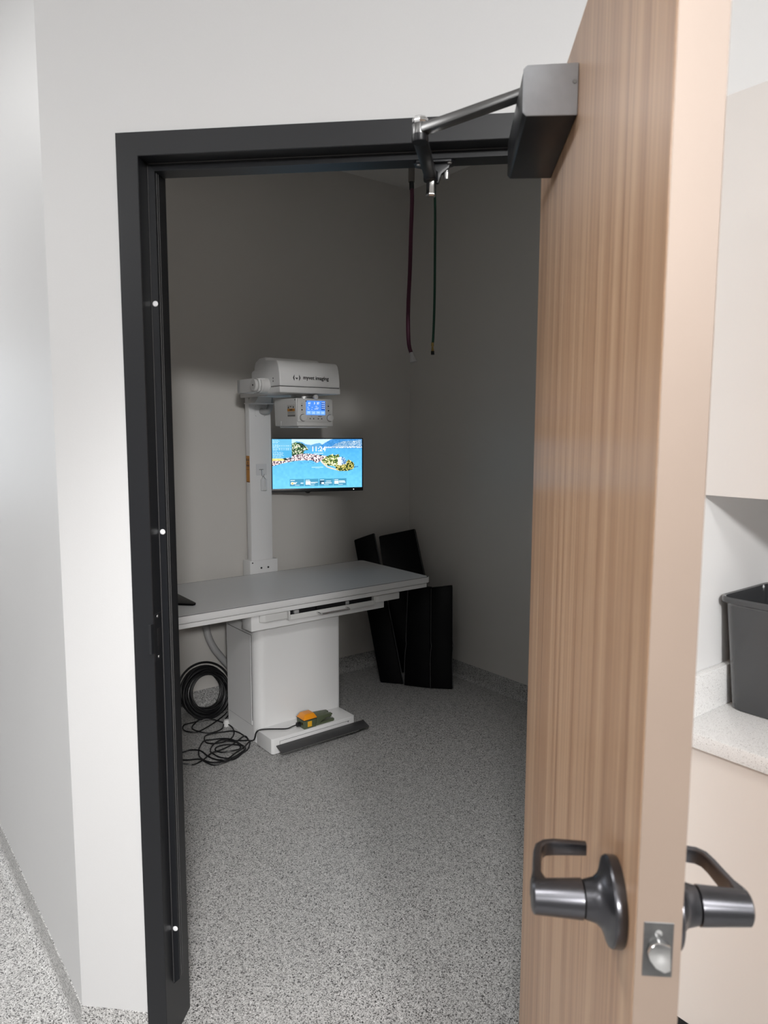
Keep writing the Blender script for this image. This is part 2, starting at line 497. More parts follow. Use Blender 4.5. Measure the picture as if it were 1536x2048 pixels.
# soft gasket in the rabbet, left jamb and head
g = MB()
g.box(.0506, .0518, .0460, .0489, .155, FH - .053, .0008, 1).box(.0668, .0682, .056, .0600, .17, FH - .069, .0005, 1).box(.0668, .0682, .066, .0685, .17, FH - .069, .0005, 1)
g.box(.0535, OW - .0535, .0465, .0489, FH - .0518, FH - .0506, .0004, 1)
obj('gasket', g, M['seam_dark'], frame, 'thin grey gasket beads')
for z in (1.878, 1.340, .306):
    s_ = MB().lathe([(0, 0), (.0066, 0), (.0066, .0008), (.0052, .0022), (.0012, .0026), (.0010, .0016), (0, .0016)], (.0592, .0489, z), (0, -1, 0), 20)
    obj('silencer', s_, M['silencer'], frame, 'white rubber silencer')
sp = MB()
sp.box(.0500, .0516, .002, .042, 1.030, 1.145, .0006, 1)
sp.prism([(.0500, .002), (.0516, .002), (.0516, -.004), (.0490, -.0105), (.0440, -.0125), (.0436, -.0112), (.048, -.0095), (.0500, -.004)], 1.053, 1.125)
obj('strike_plate', sp, M['black_steel'], frame)
obj('strike_slot', MB().box(.0514, .0519, .018, .034, 1.066, 1.108, .0002, 1), M['ink'], frame)
for z in (1.038, 1.138): obj('strike_screw', MB().lathe([(0, 0), (.0038, 0), (.0034, .0008), (0, .0008)], (.0516, .022, z), (1, 0, 0), 12), M['steel'], frame)

# ---------------------------------------------------------------- the open door
LW, LT, LZ0, LZ1 = .912, .0445, .014, 2.187
door = thing('door_1', 'open wood grain door at the right with two dark levers', 'door', 'leaf', (0, 0, 0), kind='structure')
obj('door_leaf', MB().box(0, LW - .0012, 0, LT, LZ0, LZ1, .0008, 1), M['wood'], door)
obj('edge_band', MB().box(LW - .0012, LW, .0006, LT - .0006, LZ0, LZ1, .0003, 1), M['edge_band'], door, 'plain light edge band')
lp = obj('latch_plate', MB().box(LW - .001, LW + .0006, .0075, .0360, 1.0535, 1.1105, .0004, 1), M['plate_steel'], door, 'dull steel latch plate')
b_ = MB().prism([(.0105, 1.082), (.013, 1.090), (.020, 1.0955), (.0315, 1.091), (.0325, 1.066), (.0265, 1.0635), (.018, 1.068), (.012, 1.076)], LW, LW + .009, axis='x', bev=.0012, seg=2)
b_.cyl((LW, .0215, 1.0995), (LW + .0012, .0215, 1.0995), .0035, seg=16)
obj('latch_bolt', b_, M['chrome'], lp, 'bright metal latch bolt')
HX, HZ = .842, 1.083
def lever(side):
    """side -1: on the face seen in the photo (y<0); +1: on the other face"""
    y0 = 0. if side < 0 else LT
    Y = lambda d: y0 + side * d
    h = obj('lever_handle', MB().lathe([(0, 0), (.0445, 0), (.0455, .002), (.0455, .0105), (.0440, .0125), (.036, .0150), (.0275, .0190), (.0225, .025), (.0205, .0325), (.0195, .0365), (0, .0365)], (HX, y0, HZ), (0, side, 0), 48), M['dark_bronze'], door, 'dark bronze return lever handle')
    obj('neck', MB().lathe([(0, .0375), (.0190, .0375), (.0205, .0385), (.0205, .041), (.0185, .075), (.0178, .0895), (.0150, .0915), (0, .0915)], (HX, y0, HZ), (0, side, 0), 40), M['dark_bronze'], h)
    # blade: plan outline, swept in height
    t = bmesh.new()
    path = [(HX + .004, .0800, .0165), (HX - .012, .0835, .0150), (HX - .028, .0830, .0115), (HX - .050, .0800, .0100), (HX - .070, .0770, .0096), (HX - .083, .0735, .0094), (HX - .0905, .0660, .0094), (HX - .0930, .055, .0094), (HX - .0935, .037, .0088), (HX - .0935, .0165, .0080)]
    rings = []
    for i, (x, d, hh) in enumerate(path):
        a = path[max(i - 1, 0)]; c = path[min(i + 1, len(path) - 1)]
        tx, td = c[0] - a[0], c[1] - a[1]; L = math.hypot(tx, td); nx, nd = -td / L, tx / L
        th = .0052 if i > 1 else .009
        ring = []
        for k in range(12):
            q = 2 * PI * k / 12 + PI / 12
            ca, sa = math.cos(q), math.sin(q)
            ca = math.copysign(abs(ca) ** .5, ca); sa = math.copysign(abs(sa) ** .5, sa)
            ring.append(t.verts.new((x + nx * th * ca, Y(d + nd * th * ca), HZ + .002 + hh * sa)))
        rings.append(ring)
    for A, B in zip(rings, rings[1:]):
        for k in range(12): t.faces.new((A[k], B[k], B[(k + 1) % 12], A[(k + 1) % 12]))
    t.faces.new(rings[0]); t.faces.new(rings[-1])
    bmesh.ops.recalc_face_normals(t, faces=list(t.faces))
    mb = MB(); mb._merge(t)
    obj('lever', mb, M['dark_bronze'], h)
lever(-1); lever(1)

# ---------------------------------------------------------------- door closer (on leaf and frame head)
closer = thing('door_closer', 'black door closer with folding arm between door and frame head', 'door closer', 'leaf', (.28, -.04, 2.057))
RI = ROT['leaf'].inverted()
def W(x, y, z): return RI @ Vector((x, y, z))
body = MB().prism([(-.0005, 2.0565), (-.076, 2.0575), (-.0815, 2.063), (-.0815, 2.123), (-.076, 2.1285), (-.0005, 2.1295)], .150, .4225, axis='x', bev=.0015)
obj('cover', body, M['closer'], closer)
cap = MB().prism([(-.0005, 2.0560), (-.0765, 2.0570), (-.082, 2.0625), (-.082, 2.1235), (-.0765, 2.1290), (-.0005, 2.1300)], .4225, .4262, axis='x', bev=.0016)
ec = obj('end_cap', cap, M['end_cap'], closer, 'end cap, grey lightened for reflected light')
obj('cap_screw', MB().lathe([(0, 0), (.0035, 0), (.0030, .0012), (0, .0012)], (.426, -.0060, 2.103), (1, 0, 0), 12), M['arm_steel'], closer)
za = 2.1405
SPN = W(.905, -.333, za); ELB = W(.6945, -.188, za); SHO = W(.700, .046, za)
def flat_arm(mb, a, b, w0, w1, t0, t1, z0off=0., z1off=0.):
    a, b = Vector(a), Vector(b)
    d = (b - a); d.z = 0; d.normalize(); n = Vector((-d.y, d.x, 0))
    za_, zb_ = Vector((0, 0, z0off)), Vector((0, 0, z1off))
    lo = [a + n * w0 + za_, a - n * w0 + za_, b - n * w1 + zb_, b + n * w1 + zb_]
    T0, T1 = Vector((0, 0, t0)), Vector((0, 0, t1))
    mb.hull8([p - (T0 if i < 2 else T1) for i, p in enumerate(lo)], [p + (T0 if i < 2 else T1) for i, p in enumerate(lo)], .002, 2)
    return mb
ar = MB()
flat_arm(ar, SPN, ELB, .013, .0105, .006, .0085)
ar.lathe([(0, -.010), (.0145, -.010), (.0150, -.008), (.0150, .008), (.0145, .0095), (0, .0095)], ELB, (0, 0, 1), 28)
ar.lathe([(0, -.0115), (.014, -.0115), (.016, -.008), (.016, .008), (.012, .010), (0, .010)], SPN, (0, 0, 1), 28)
ma = obj('main_arm', ar, M['arm_steel'], closer, 'dark steel main arm')
k_ = MB().lathe([(0, .010), (.0135, .010), (.0145, .0115), (.0145, .018), (.0150, .0185), (.0150, .0200), (.0115, .0232), (0, .0236)], ELB, (0, 0, 1), 8)
obj('elbow_nut', k_, M['chrome'], ma, 'bright elbow nut')
fa = MB()
flat_arm(fa, ELB, SHO, .0135, .0125, .0055, .0075, -.0145, -.0045)
fa.lathe([(0, -.022), (.0150, -.022), (.0158, -.020), (.0158, -.009), (0, -.009)], ELB, (0, 0, 1), 28)
fa.lathe([(0, -.014), (.0150, -.014), (.0160, -.012), (.0160, .004), (0, .004)], SHO, (0, 0, 1), 28)
fa = obj('forearm', fa, M['black_steel'], closer)
obj('arm_pin', MB().lathe([(0, -.047), (.0096, -.047), (.0108, -.045), (.0108, -.040), (.0096, -.038), (.0096, -.015), (0, -.015)], SHO, (0, 0, 1), 6), M['chrome'], fa, 'bright hexagonal pin')
sh = MB()
c0 = Vector((.700, .0735, 2.174))
def wbox(mb, x0, x1, y0, y1, z0, z1, bev=.001):
    mb.box(x0, x1, y0, y1, z0, z1, bev, 2, RI); return mb
def wprism(mb, poly, z0, z1, bev=.001):
    mb.prism(poly, z0, z1, 'z', bev, 2, RI); return mb
wprism(sh, [(.668, .051), (.744, .051), (.752, .060), (.748, .086), (.736, .096), (.678, .096), (.664, .086), (.661, .060)], 2.1685, 2.1742)
sh.prism([(.686, 2.170), (.742, 2.170), (.738, 2.158), (.722, 2.146), (.716, 2.128), (.690, 2.128), (.684, 2.146), (.680, 2.160)], .062, .074, 'y', .001, 2, RI)
sh.lathe([(0, -.026), (.0085, -.026), (.0085, .030), (0, .030)], W(.702, .068, 2.142), (0, 0, 1), 20)
sh = obj('shoe', sh, M['black_steel'], closer)
for x, y in ((.672, .066), (.740, .060), (.735, .084)):
    obj('shoe_screw', MB().lathe([(0, 0), (.0055, 0), (.0045, .0025), (0, .003)], W(x, y, 2.1685), (0, 0, -1), 14), M['steel'], sh)
shs = MB()
shs.lathe([(0, 0), (.005, 0), (.005, .014), (.0075, .016), (.006, .030), (0, .030)], W(.7335, .072, 2.1675), (0, 0, -1), 14)
obj('hold_open_stud', shs, M['steel'], sh)

# ================================================================= EXAM ROOM THINGS (uv frame)
# ---------------------------------------------------------------- x-ray table
table = thing('xray_table', 'white x-ray table with grey top on a boxy pedestal', 'x-ray table', 'uv', (1.335, 1.62, 0))
TU0, TU1, TV0, TV1 = .545, 2.129, 1.320, 1.992
def rrect(x0, x1, y0, y1, r, n=6):
    P = []
    for cx, cy, a0 in ((x1 - r, y0 + r, -PI / 2), (x1 - r, y1 - r, 0), (x0 + r, y1 - r, PI / 2), (x0 + r, y0 + r, PI)):
        for k in range(n + 1):
            a = a0 + PI / 2 * k / n
            P.append((cx + r * math.cos(a), cy + r * math.sin(a)))
    return P
top = MB().prism(rrect(TU0, TU1, TV0, TV1, .035), .7265, .7590, bev=.0025)
tt = obj('tabletop', top, M['white_coat'], table)
obj('surface_panel', MB().prism(rrect(TU0 + .010, TU1 - .010, TV0 + .010, TV1 - .010, .028), .7575, .7602, bev=.0006, seg=1), M['table_grey'], tt, 'grey tabletop surface')
obj('edge_groove', MB().prism(rrect(TU0 + .003, TU1 - .003, TV0 + .003, TV1 - .003, .033), .7570, .7595, bev=.0004, seg=1), M['seam_dark'], tt)
obj('top_rail', MB().prism(rrect(TU0 + .03, TU1 - .03, TV0 + .003, TV1 - .003, .006), .7030, .7235, bev=.0015), M['white_coat'], table)
obj('rail_gap', MB().prism(rrect(TU0 + .032, TU1 - .032, TV0 + .009, TV1 - .009, .006), .7230, .7270), M['seam_dark'], table)
obj('end_clip', MB().box(TU1 - .030, TU1 - .010, TV0 + .002, TV0 + .012, .7235, .7262, .0006, 1), M['black_plastic'], table)
hs = MB().box(1.005, 1.812, 1.352, 1.446, .6210, .7035, .003).box(1.10, 1.70, 1.446, 1.955, .6060, .7035, .003)
obj('receptor_housing', hs, M['white_coat'], table)
# tray front: end caps, drawer, handle
obj('housing_cap', MB().prism([(1.046, 1.353), (1.046, 1.345), (1.070, 1.330), (1.1925, 1.330), (1.1925, 1.353)], .6610, .6995, bev=.006, seg=3), M['white_plastic'], table)
obj('housing_cap', MB().prism([(1.7360, 1.353), (1.7360, 1.345), (1.7600, 1.330), (1.9035, 1.330), (1.9035, 1.353)], .6620, .6980, bev=.006, seg=3), M['white_plastic'], table)
obj('tray_opening', MB().box(1.1960, 1.7320, 1.3490, 1.3530, .6600, .7030, .001, 1), M['ink'], table, 'dark tray opening')
tray = MB().box(1.2000, 1.7280, 1.325, 1.3495, .6540, .6590, .0012).box(1.2060, 1.7220, 1.325, 1.3300, .6570, .6800, .0012)
tray.box(1.1975, 1.2045, 1.324, 1.3495, .6525, .7000, .0012).box(1.7235, 1.7305, 1.324, 1.3495, .6525, .7000, .0012)
tray = obj('detector_tray', tray, M['white_plastic'], table)
obj('detector_panel', MB().box(1.365, 1.545, 1.334, 1.352, .6780, .7000, .002), M['black_plastic'], tray, 'black detector panel edge')
for u in (1.235, 1.540): obj('tray_clip', MB().box(u, u + .026, 1.334, 1.349, .679, .6960, .002), M['conduit'], tray)
obj('handle', MB().tube([(1.362, 1.328, .668), (1.362, 1.310, .668), (1.365, 1.292, .668), (1.377, 1.287, .668), (1.45, 1.287, .668), (1.524, 1.287, .668), (1.536, 1.292, .668), (1.539, 1.310, .668), (1.539, 1.328, .668)], .0048, 12, 5), M['chrome'], tray, 'chrome bail handle')
# pedestal with large-radius front corners
def ped_poly(u0, u1, v0, v1, r, n=10):
    P = [(u1, v1), (u0, v1)]
    for k in range(n + 1):
        a = PI + PI / 2 * k / n
        P.append((u0 + r + r * math.cos(a), v0 + r + r * math.sin(a)))
    r2 = .02
    for k in range(n + 1):
        a = 3 * PI / 2 + PI / 2 * k / n
        P.append((u1 - r2 + r2 * math.cos(a), v0 + r2 + r2 * math.sin(a)))
    return P
pd = obj('pedestal', MB().prism(ped_poly(1.080, 1.588, 1.450, 1.785, .05), .0, .606, bev=.0), M['white_coat'], table)
sm = MB()
sm.box(1.0794, 1.0806, 1.500, 1.505, .110, .560).box(1.0794, 1.0806, 1.502, 1.760, .5575, .5600)
sm.box(1.0794, 1.0806, 1.5, 1.770, .0825, .0840)
obj('panel_seam', sm, M['seam_dark'], pd)
obj('side_panel', MB().box(1.0770, 1.0805, 1.505, 1.770, .085, .557, .0008, 1), M['white_coat'], pd)
pl = MB().prism([(1.075, 1.4501), (1.075, 1.303), (1.085, 1.293), (1.565, 1.293), (1.575, 1.303), (1.575, 1.4501)], .004, .0820, bev=.003, seg=3)
pl = obj('plinth', pl, M['white_coat'], table)
sm2 = MB().box(1.118, 1.535, 1.2926, 1.2932, .0640, .0655).box(1.118, 1.1195, 1.2926, 1.2932, .044, .0655)
obj('plinth_seam', sm2, M['seam_dark'], pl)
obj('plinth_screw', MB().cyl((1.528, 1.2932, .061), (1.528, 1.2922, .061), .0028, seg=10), M['ink'], pl)
fr_ = MB().hull8([(1.096, 1.2915, .0440), (1.625, 1.2915, .0440), (1.625, 1.2380, .0265), (1.096, 1.2380, .0265)],
                 [(1.096, 1.2900, .0490), (1.625, 1.2900, .0490), (1.625, 1.2365, .0315), (1.096, 1.2365, .0315)], .0015, 2)
fr_.box(1.15, 1.19, 1.27, 1.294, .030, .043, .001).box(1.49, 1.53, 1.27, 1.294, .030, .043, .001)
fr_ = obj('foot_bar', fr_, M['dark_grey'], table, 'charcoal foot bar')
obj('bar_edge', MB().box(1.10, 1.56, 1.2355, 1.2395, .0245, .0272, .0008, 1), M['steel'], fr_)
obj('leveling_foot', MB().lathe([(0, 0), (.017, 0), (.018, .004), (.016, .022), (.012, .034), (0, .036)], (1.058, 1.765, 0), (0, 0, 1), 20), M['white_plastic'], table)

# ---------------------------------------------------------------- x-ray tube stand
stand = thing('xray_tube_stand', 'white x-ray column carrying the tube head above the table', 'x-ray machine', 'uv', (1.42, 2.03, 0))
colp = MB().prism([(2.0, .30), (2.0, 1.745), (2.012, 1.772), (2.052, 1.776), (2.052, .30)], 1.348, 1.4855, axis='x', bev=.004)
col = obj('column', colp, M['white_coat'], stand)
br = MB().box(1.333, 1.5135, 1.993, 2.082, .0, .8360, .003)
br = obj('base_bracket', br, M['white_coat'], stand)
for u in (1.405, 1.450): obj('bracket_bolt', MB().cyl((u, 1.9935, .790), (u, 1.9905, .790), .0055, seg=14), M['ink'], br)
obj('corner_bolt', MB().cyl((1.349, 1.9935, .824), (1.349, 1.991, .824), .004, seg=12), M['ink'], br)
for u, z in ((1.392, 1.719), (1.392, 1.669), (1.442, 1.668)): obj('column_screw', MB().cyl((u, 2.0005, z), (u, 1.9985, z), .0042, seg=12), M['ink'], col)
obj('cable_plate', MB().prism(rrect(1.386, 1.448, 1.663, 1.725, .012), 1.9980, 2.0002, axis='y', bev=.0006, seg=1), M['white_coat'], col)
obj('cable_sleeve', MB().tube([(1.425, 2.0, 1.694), (1.432, 1.975, 1.690), (1.446, 1.955, 1.698), (1.452, 1.945, 1.722), (1.450, 1.94, 1.775)], .0165, 14, 5), M['conduit'], col, 'grey cable sleeve')
# yoke arms
yk = MB().box(1.160, 1.640, 1.7260, 1.7660, 1.7760, 1.8440, .004).box(1.335, 1.500, 1.764, 2.085, 1.7680, 1.8500, .005)
for a_, b_ in ((1.160, 1.200), (1.600, 1.640)):
    yk.prism([(1.520, 1.810), (1.532, 1.842), (1.56, 1.8440), (1.765, 1.8440), (1.765, 1.7760), (1.56, 1.7760), (1.532, 1.780)], a_, b_, axis='x', bev=.004)
yk = obj('yoke', yk, M['white_coat'], stand)
pv = MB().lathe([(0, 0), (.0270, 0), (.0285, .0015), (.0285, .014), (.0335, .0145), (.0335, .028), (.0375, .0285), (.0375, .044), (.0385, .0445), (.0385, .080), (0, .080)], (1.142, 1.556, 1.8085), (1, 0, 0), 36)
pv = obj('pivot', pv, M['white_plastic'], yk)
for x_ in (1.1565, 1.1705): obj('pivot_gap', MB().lathe([(0, 0), (.0340 if x_ < 1.16 else .0380, 0), (.0340 if x_ < 1.16 else .0380, .0012), (0, .0012)], (x_, 1.556, 1.8085), (1, 0, 0), 36), M['seam_dark'], pv)
obj('pivot_screw', MB().cyl((1.1425, 1.556, 1.8085), (1.1405, 1.556, 1.8085), .0048, seg=6), M['ink'], pv)
bk = MB().box(1.318, 1.4555, 1.895, 2.002, 1.7310, 1.7370, .001)
bk.hull8([(1.335, 1.905, 1.737), (1.437, 1.905, 1.737), (1.437, 2.0, 1.737), (1.335, 2.0, 1.737)], [(1.362, 1.905, 1.779), (1.44, 1.905, 1.779), (1.44, 2.0, 1.779), (1.362, 2.0, 1.779)], .001, 1)
obj('flange', bk, M['white_coat'], stand)
# tube head: front cover (curved profile), lower shell, rear housing
HU0, HU1 = 1.218, 1.572
pf = [(1.420, 1.802), (1.4205, 1.830), (1.4235, 1.862), (1.430, 1.892), (1.4385, 1.914), (1.449, 1.9255), (1.462, 1.929), (1.585, 1.936), (1.588, 1.898), (1.690, 1.892), (1.716, 1.884), (1.716, 1.802)]
hd = obj('tube_head', MB().prism(pf, HU0, HU1, axis='x', bev=.007, seg=3), M['white_coat'], stand)
obj('lower_shell', MB().prism([(1.4185, 1.770), (1.4185, 1.7995), (1.716, 1.7995), (1.716, 1.785), (1.690, 1.770)], HU0 - .001, HU1 + .001, axis='x', bev=.005, seg=3), M['white_coat'], hd)
obj('shell_seam', MB().box(HU0 + .004, HU1 - .004, 1.423, 1.712, 1.7990, 1.8025), M['seam_dark'], hd)
obj('rear_housing', MB().prism([(1.585, 1.880), (1.585, 1.941), (1.598, 1.9535), (1.660, 1.951), (1.700, 1.935), (1.713, 1.905), (1.713, 1.880)], 1.232, 1.555, axis='x', bev=.009, seg=3), M['white_coat'], hd)
def front_text(mb, txt, u, v, z, size, ext=.0004, bold=0.):
    m = Matrix.Translation(Vector((u, v, z))) @ Matrix.Rotation(PI / 2, 4, 'X')
    return mb.text(txt, m, size, ext, 'CENTER', bold)
lg = MB()
front_text(lg, 'myvet imaging', 1.4260, 1.4200, 1.8465, .0265, .0008, .0003)
zc = 1.8440
for s_, uc in ((-1, 1.293), (1, 1.334)):
    lg.prism([(uc + s_ * .0005, zc), (uc - s_ * .0065, zc + .0145), (uc - s_ * .0065, zc + .004), (uc - s_ * .0040, zc), (uc - s_ * .0065, zc - .004), (uc - s_ * .0065, zc - .0145)][::1], 1.4192, 1.4212, axis='y')
lg.prism([(1.3060, zc + .0015), (1.3105, zc - .0005), (1.3135, zc + .0005), (1.3165, zc - .0005), (1.3210, zc + .0015), (1.3135, zc - .0075)], 1.4192, 1.4212, axis='y')
obj('logo', lg, M['ink'], hd, 'dark printed maker lettering')
for z in (1.841, 1.827): obj('angle_mark', MB().cyl((HU0 + .0006, 1.487, z), (HU0 - .0006, 1.487, z), .0045, seg=14), M['grey_ink'], hd)
# collimator
cn = obj('collimator_neck', MB().lathe([(0, 0), (.052, 0), (.052, .006), (.066, .008), (.066, .0245), (0, .0245)], (1.435, 1.555, 1.7465), (0, 0, 1), 40), M['steel'], stand, 'metal swivel ring')
cb = MB().hull8([(1.327, 1.4420, 1.607), (1.5430, 1.4420, 1.607), (1.5430, 1.668, 1.607), (1.327, 1.668, 1.607)], [(1.3200, 1.4420, 1.7465), (1.5320, 1.4420, 1.7465), (1.5320, 1.664, 1.7465), (1.3200, 1.664, 1.7465)], .004, 3)
cb = obj('collimator', cb, M['white_plastic'], stand)
obj('control_panel', MB().prism(rrect(1.3260, 1.5340, 1.6280, 1.7440, .008), 1.4350, 1.4430, axis='y', bev=.002), M['white_plastic'], cb)
scr = obj('display', MB().prism(rrect(1.3740, 1.4890, 1.6630, 1.7350, .002), 1.4341, 1.4352, axis='y'), M['lcd'], cb, 'lit blue touch display')
d = MB().box(1.4650, 1.4865, 1.4335, 1.4342, 1.6880, 1.7310)
obj('side_menu', d, M['lcd_dark'], scr)
d = MB()
for u in (1.3775, 1.4055, 1.4335, 1.4615): obj('screen_key', MB().box(u, u + .0245, 1.4335, 1.4342, 1.6660, 1.6835), M['lcd_light'], scr)
d = MB()
for t_, u in (('61', 1.3945), ('3', 1.4240), ('37', 1.4450)): front_text(d, t_, u, 1.4336, 1.7220, .0150, .0003, .0003)
for u, z, wd in ((1.392, 1.7095, .010), (1.435, 1.706, .012), (1.385, 1.700, .008), (1.410, 1.7005, .006), (1.4405, 1.6985, .018), (1.388, 1.6915, .012), (1.408, 1.690, .005), (1.434, 1.6925, .022), (1.390, 1.676, .012), (1.418, 1.673, .012), (1.446, 1.6755, .014), (1.474, 1.674, .012)):
    d.box(u - wd / 2, u + wd / 2, 1.4331, 1.4337, z, z + .0016)
for z in (1.7265, 1.717, 1.7075, 1.698): d.box(1.468, 1.475, 1.4330, 1.4336, z - .001, z + .0015).box(1.479, 1.4835, 1.4330, 1.4336, z - .0015, z + .0025)
obj('readout', d, M['lcd_white'], scr)
for u in (1.3570, 1.5180):
    kb = MB().lathe([(0, 0), (.0165, 0), (.0165, .010), (.0150, .0125), (0, .0135)], (u, 1.4355, 1.6490), (0, -1, 0), 28)
    kb = obj('knob', kb, M['white_plastic'], cb)
    obj('knob_ring', MB().lathe([(0, 0), (.0190, 0), (.0190, .0006), (0, .0006)], (u, 1.4352, 1.6490), (0, -1, 0), 28), M['seam_dark'], kb)
obj('lock_knob', MB().lathe([(0, 0), (.007, 0), (.007, .012), (.0115, .013), (.0115, .024), (.010, .026), (0, .0265)], (1.4280, 1.446, 1.7535), (0, -1, 0), 24), M['white_plastic'], cb)
for u, z in ((1.3495, 1.7090), (1.3505, 1.6880), (1.5085, 1.7090), (1.5095, 1.6860)): obj('push_button', MB().prism(rrect(u - .0035, u + .0035, z - .0035, z + .0035, .002, 2), 1.4343, 1.4352, axis='y'), M['ink'], cb)
for u in (1.3985, 1.4190, 1.4465, 1.4680): obj('arrow_button', MB().prism([(u - .0038, 1.6420), (u + .0038, 1.6420), (u, 1.6495)], 1.4343, 1.4352, axis='y'), M['ink'], cb)
for u, z, wd, h_ in ((1.407, 1.657, .006, .0015), (1.457, 1.6562, .022, .002), (1.350, 1.719, .010, .0008), (1.351, 1.6995, .012, .0008), (1.3515, 1.6765, .010, .0008), (1.5085, 1.719, .009, .0008), (1.5085, 1.6975, .010, .0008), (1.511, 1.6755, .010, .0008)):
    obj('printed_mark', MB().box(u - wd / 2, u + wd / 2, 1.4344, 1.4352, z, z + h_), M['ink'], cb)
obj('display_screw', MB().cyl((1.3745, 1.4352, 1.7315), (1.3745, 1.4340, 1.7315), .003, seg=8), M['ink'], cb)
obj('beam_window', MB().box(1.345, 1.522, 1.462, 1.648, 1.5990, 1.6075, .001), M['clear'], cb, 'clear beam window')
# warning sticker on the collimator's left side
def lface(v0, v1, z0, z1, t0, t1):
    return MB().box(1.3220 - t1, 1.3238 - t0, v0, v1, z0, z1)
def cfx(z): return 1.327 + (1.320 - 1.327) * (z - 1.607) / (1.7465 - 1.607)
def lpoly(mb, pts, off, th=.0006):
    """polygon (v,z) laid on the collimator's slightly flared left side"""
    t = bmesh.new()
    a = [t.verts.new((cfx(z) - off, v, z)) for v, z in pts]; b = [t.verts.new((cfx(z) - off + th, v, z)) for v, z in pts]
    n = len(pts); t.faces.new(a); t.faces.new(b)
    for i in range(n): t.faces.new((a[i], a[(i + 1) % n], b[(i + 1) % n], b[i]))
    bmesh.ops.recalc_face_normals(t, faces=list(t.faces)); mb._merge(t); return mb
R4 = lambda v0, v1, z0, z1: [(v0, z0), (v1, z0), (v1, z1), (v0, z1)]
wl = obj('warning_label', lpoly(MB(), R4(1.456, 1.532, 1.6530, 1.7140), .0004), M['sticker_white'], cb, 'small white and orange warning label')
obj('orange_band', lpoly(MB(), R4(1.457, 1.531, 1.6810, 1.6945), .0007), M['sticker_orange'], wl)
t_ = lpoly(MB(), [(1.527, 1.6965), (1.513, 1.6965), (1.520, 1.7090)], .0007)
lpoly(t_, R4(1.4900, 1.506, 1.7030, 1.7065), .0007); lpoly(t_, R4(1.466, 1.476, 1.6985, 1.7050), .0007)
lpoly(t_, R4(1.480, 1.510, 1.6860, 1.6910), .0009)
obj('warning_marks', t_, M['ink'], wl)
t_ = MB()
for z in (1.6770, 1.6735, 1.6700): lpoly(t_, R4(1.460, 1.528, z, z + .0013), .0007)
lpoly(t_, R4(1.457, 1.531, 1.6555, 1.6640), .0007)
obj('fine_print', t_, M['grey_ink'], wl)
obj('side_screw', MB().cyl((1.3225, 1.452, 1.738), (1.3200, 1.452, 1.738), .0035, seg=10), M['ink'], cb)
obj('side_rail', MB().box(1.3225, 1.3245, 1.596, 1.602, 1.607, 1.632, .0006, 1), M['white_coat'], cb)
# orange caution sticker on the column's left side
stk = obj('caution_sticker', MB().box(1.3474, 1.3482, 2.006, 2.046, 1.2890, 1.4400), M['sticker_orange'], col, 'orange caution sticker')
t_ = MB()
for v in (2.017, 2.036): t_.prism([(v - .006, 1.4120), (v + .006, 1.4120), (v + .002, 1.4270), (v - .002, 1.4270)], 1.3470, 1.3476, axis='x')
t_.prism([(2.022, 1.3960), (2.032, 1.3960), (2.0275, 1.4090)], 1.3470, 1.3476, axis='x')
obj('warning_symbol', t_, M['ink'], stk)
for a_, b_, c_, d_ in ((2.010, 2.042, 1.3790, 1.3910), (2.016, 2.036, 1.3725, 1.3745), (2.010, 2.042, 1.3610, 1.3640), (2.008, 2.044, 1.2890, 1.2935)):
    obj('printed_line', MB().box(1.3470, 1.3476, a_, b_, c_, d_), M['brown_ink'], stk)

# clear hook and what hangs on it
hk = thing('adhesive_hook', 'clear square adhesive hook stuck on the white column', 'hook', 'uv', (1.415, 2.0, 1.345))
obj('hook_plate', MB().prism(rrect(1.386, 1.452, 1.3280, 1.3930, .004), 1.9978, 1.9998, axis='y', bev=.0004, seg=1), M['clear'], hk)
obj('hook_wire', MB().tube([(1.408, 1.9970, 1.3610), (1.418, 1.9965, 1.3610), (1.419, 1.9960, 1.345), (1.420, 1.9950, 1.3270), (1.4225, 1.988, 1.3220), (1.425, 1.981, 1.3280), (1.4258, 1.9790, 1.3360)], .0017, 8, 4).tube([(1.404, 1.9970, 1.3615), (1.430, 1.9970, 1.3615)], .002, 8, 1), M['steel'], hk)
bd = thing('badge_holder', 'small clear plastic badge holder hanging from the hook', 'badge holder', 'uv', (1.425, 1.985, 1.24))
obj('strap', MB().tube([(1.413, 1.9865, 1.306), (1.420, 1.985, 1.3215), (1.4225, 1.985, 1.3255), (1.427, 1.985, 1.3200), (1.4375, 1.9865, 1.306)], .0016, 8, 4), M['steel'], bd)
obj('sleeve', MB().box(1.408, 1.446, 1.983, 1.990, 1.2400, 1.3060, .002), M['clear'], bd)
obj('badge_slip', MB().box(1.430, 1.4335, 1.9815, 1.9835, 1.262, 1.3040, .0005, 1).box(1.418, 1.440, 1.9815, 1.9835, 1.2405, 1.2460, .0005, 1), M['sticker_white'], bd)

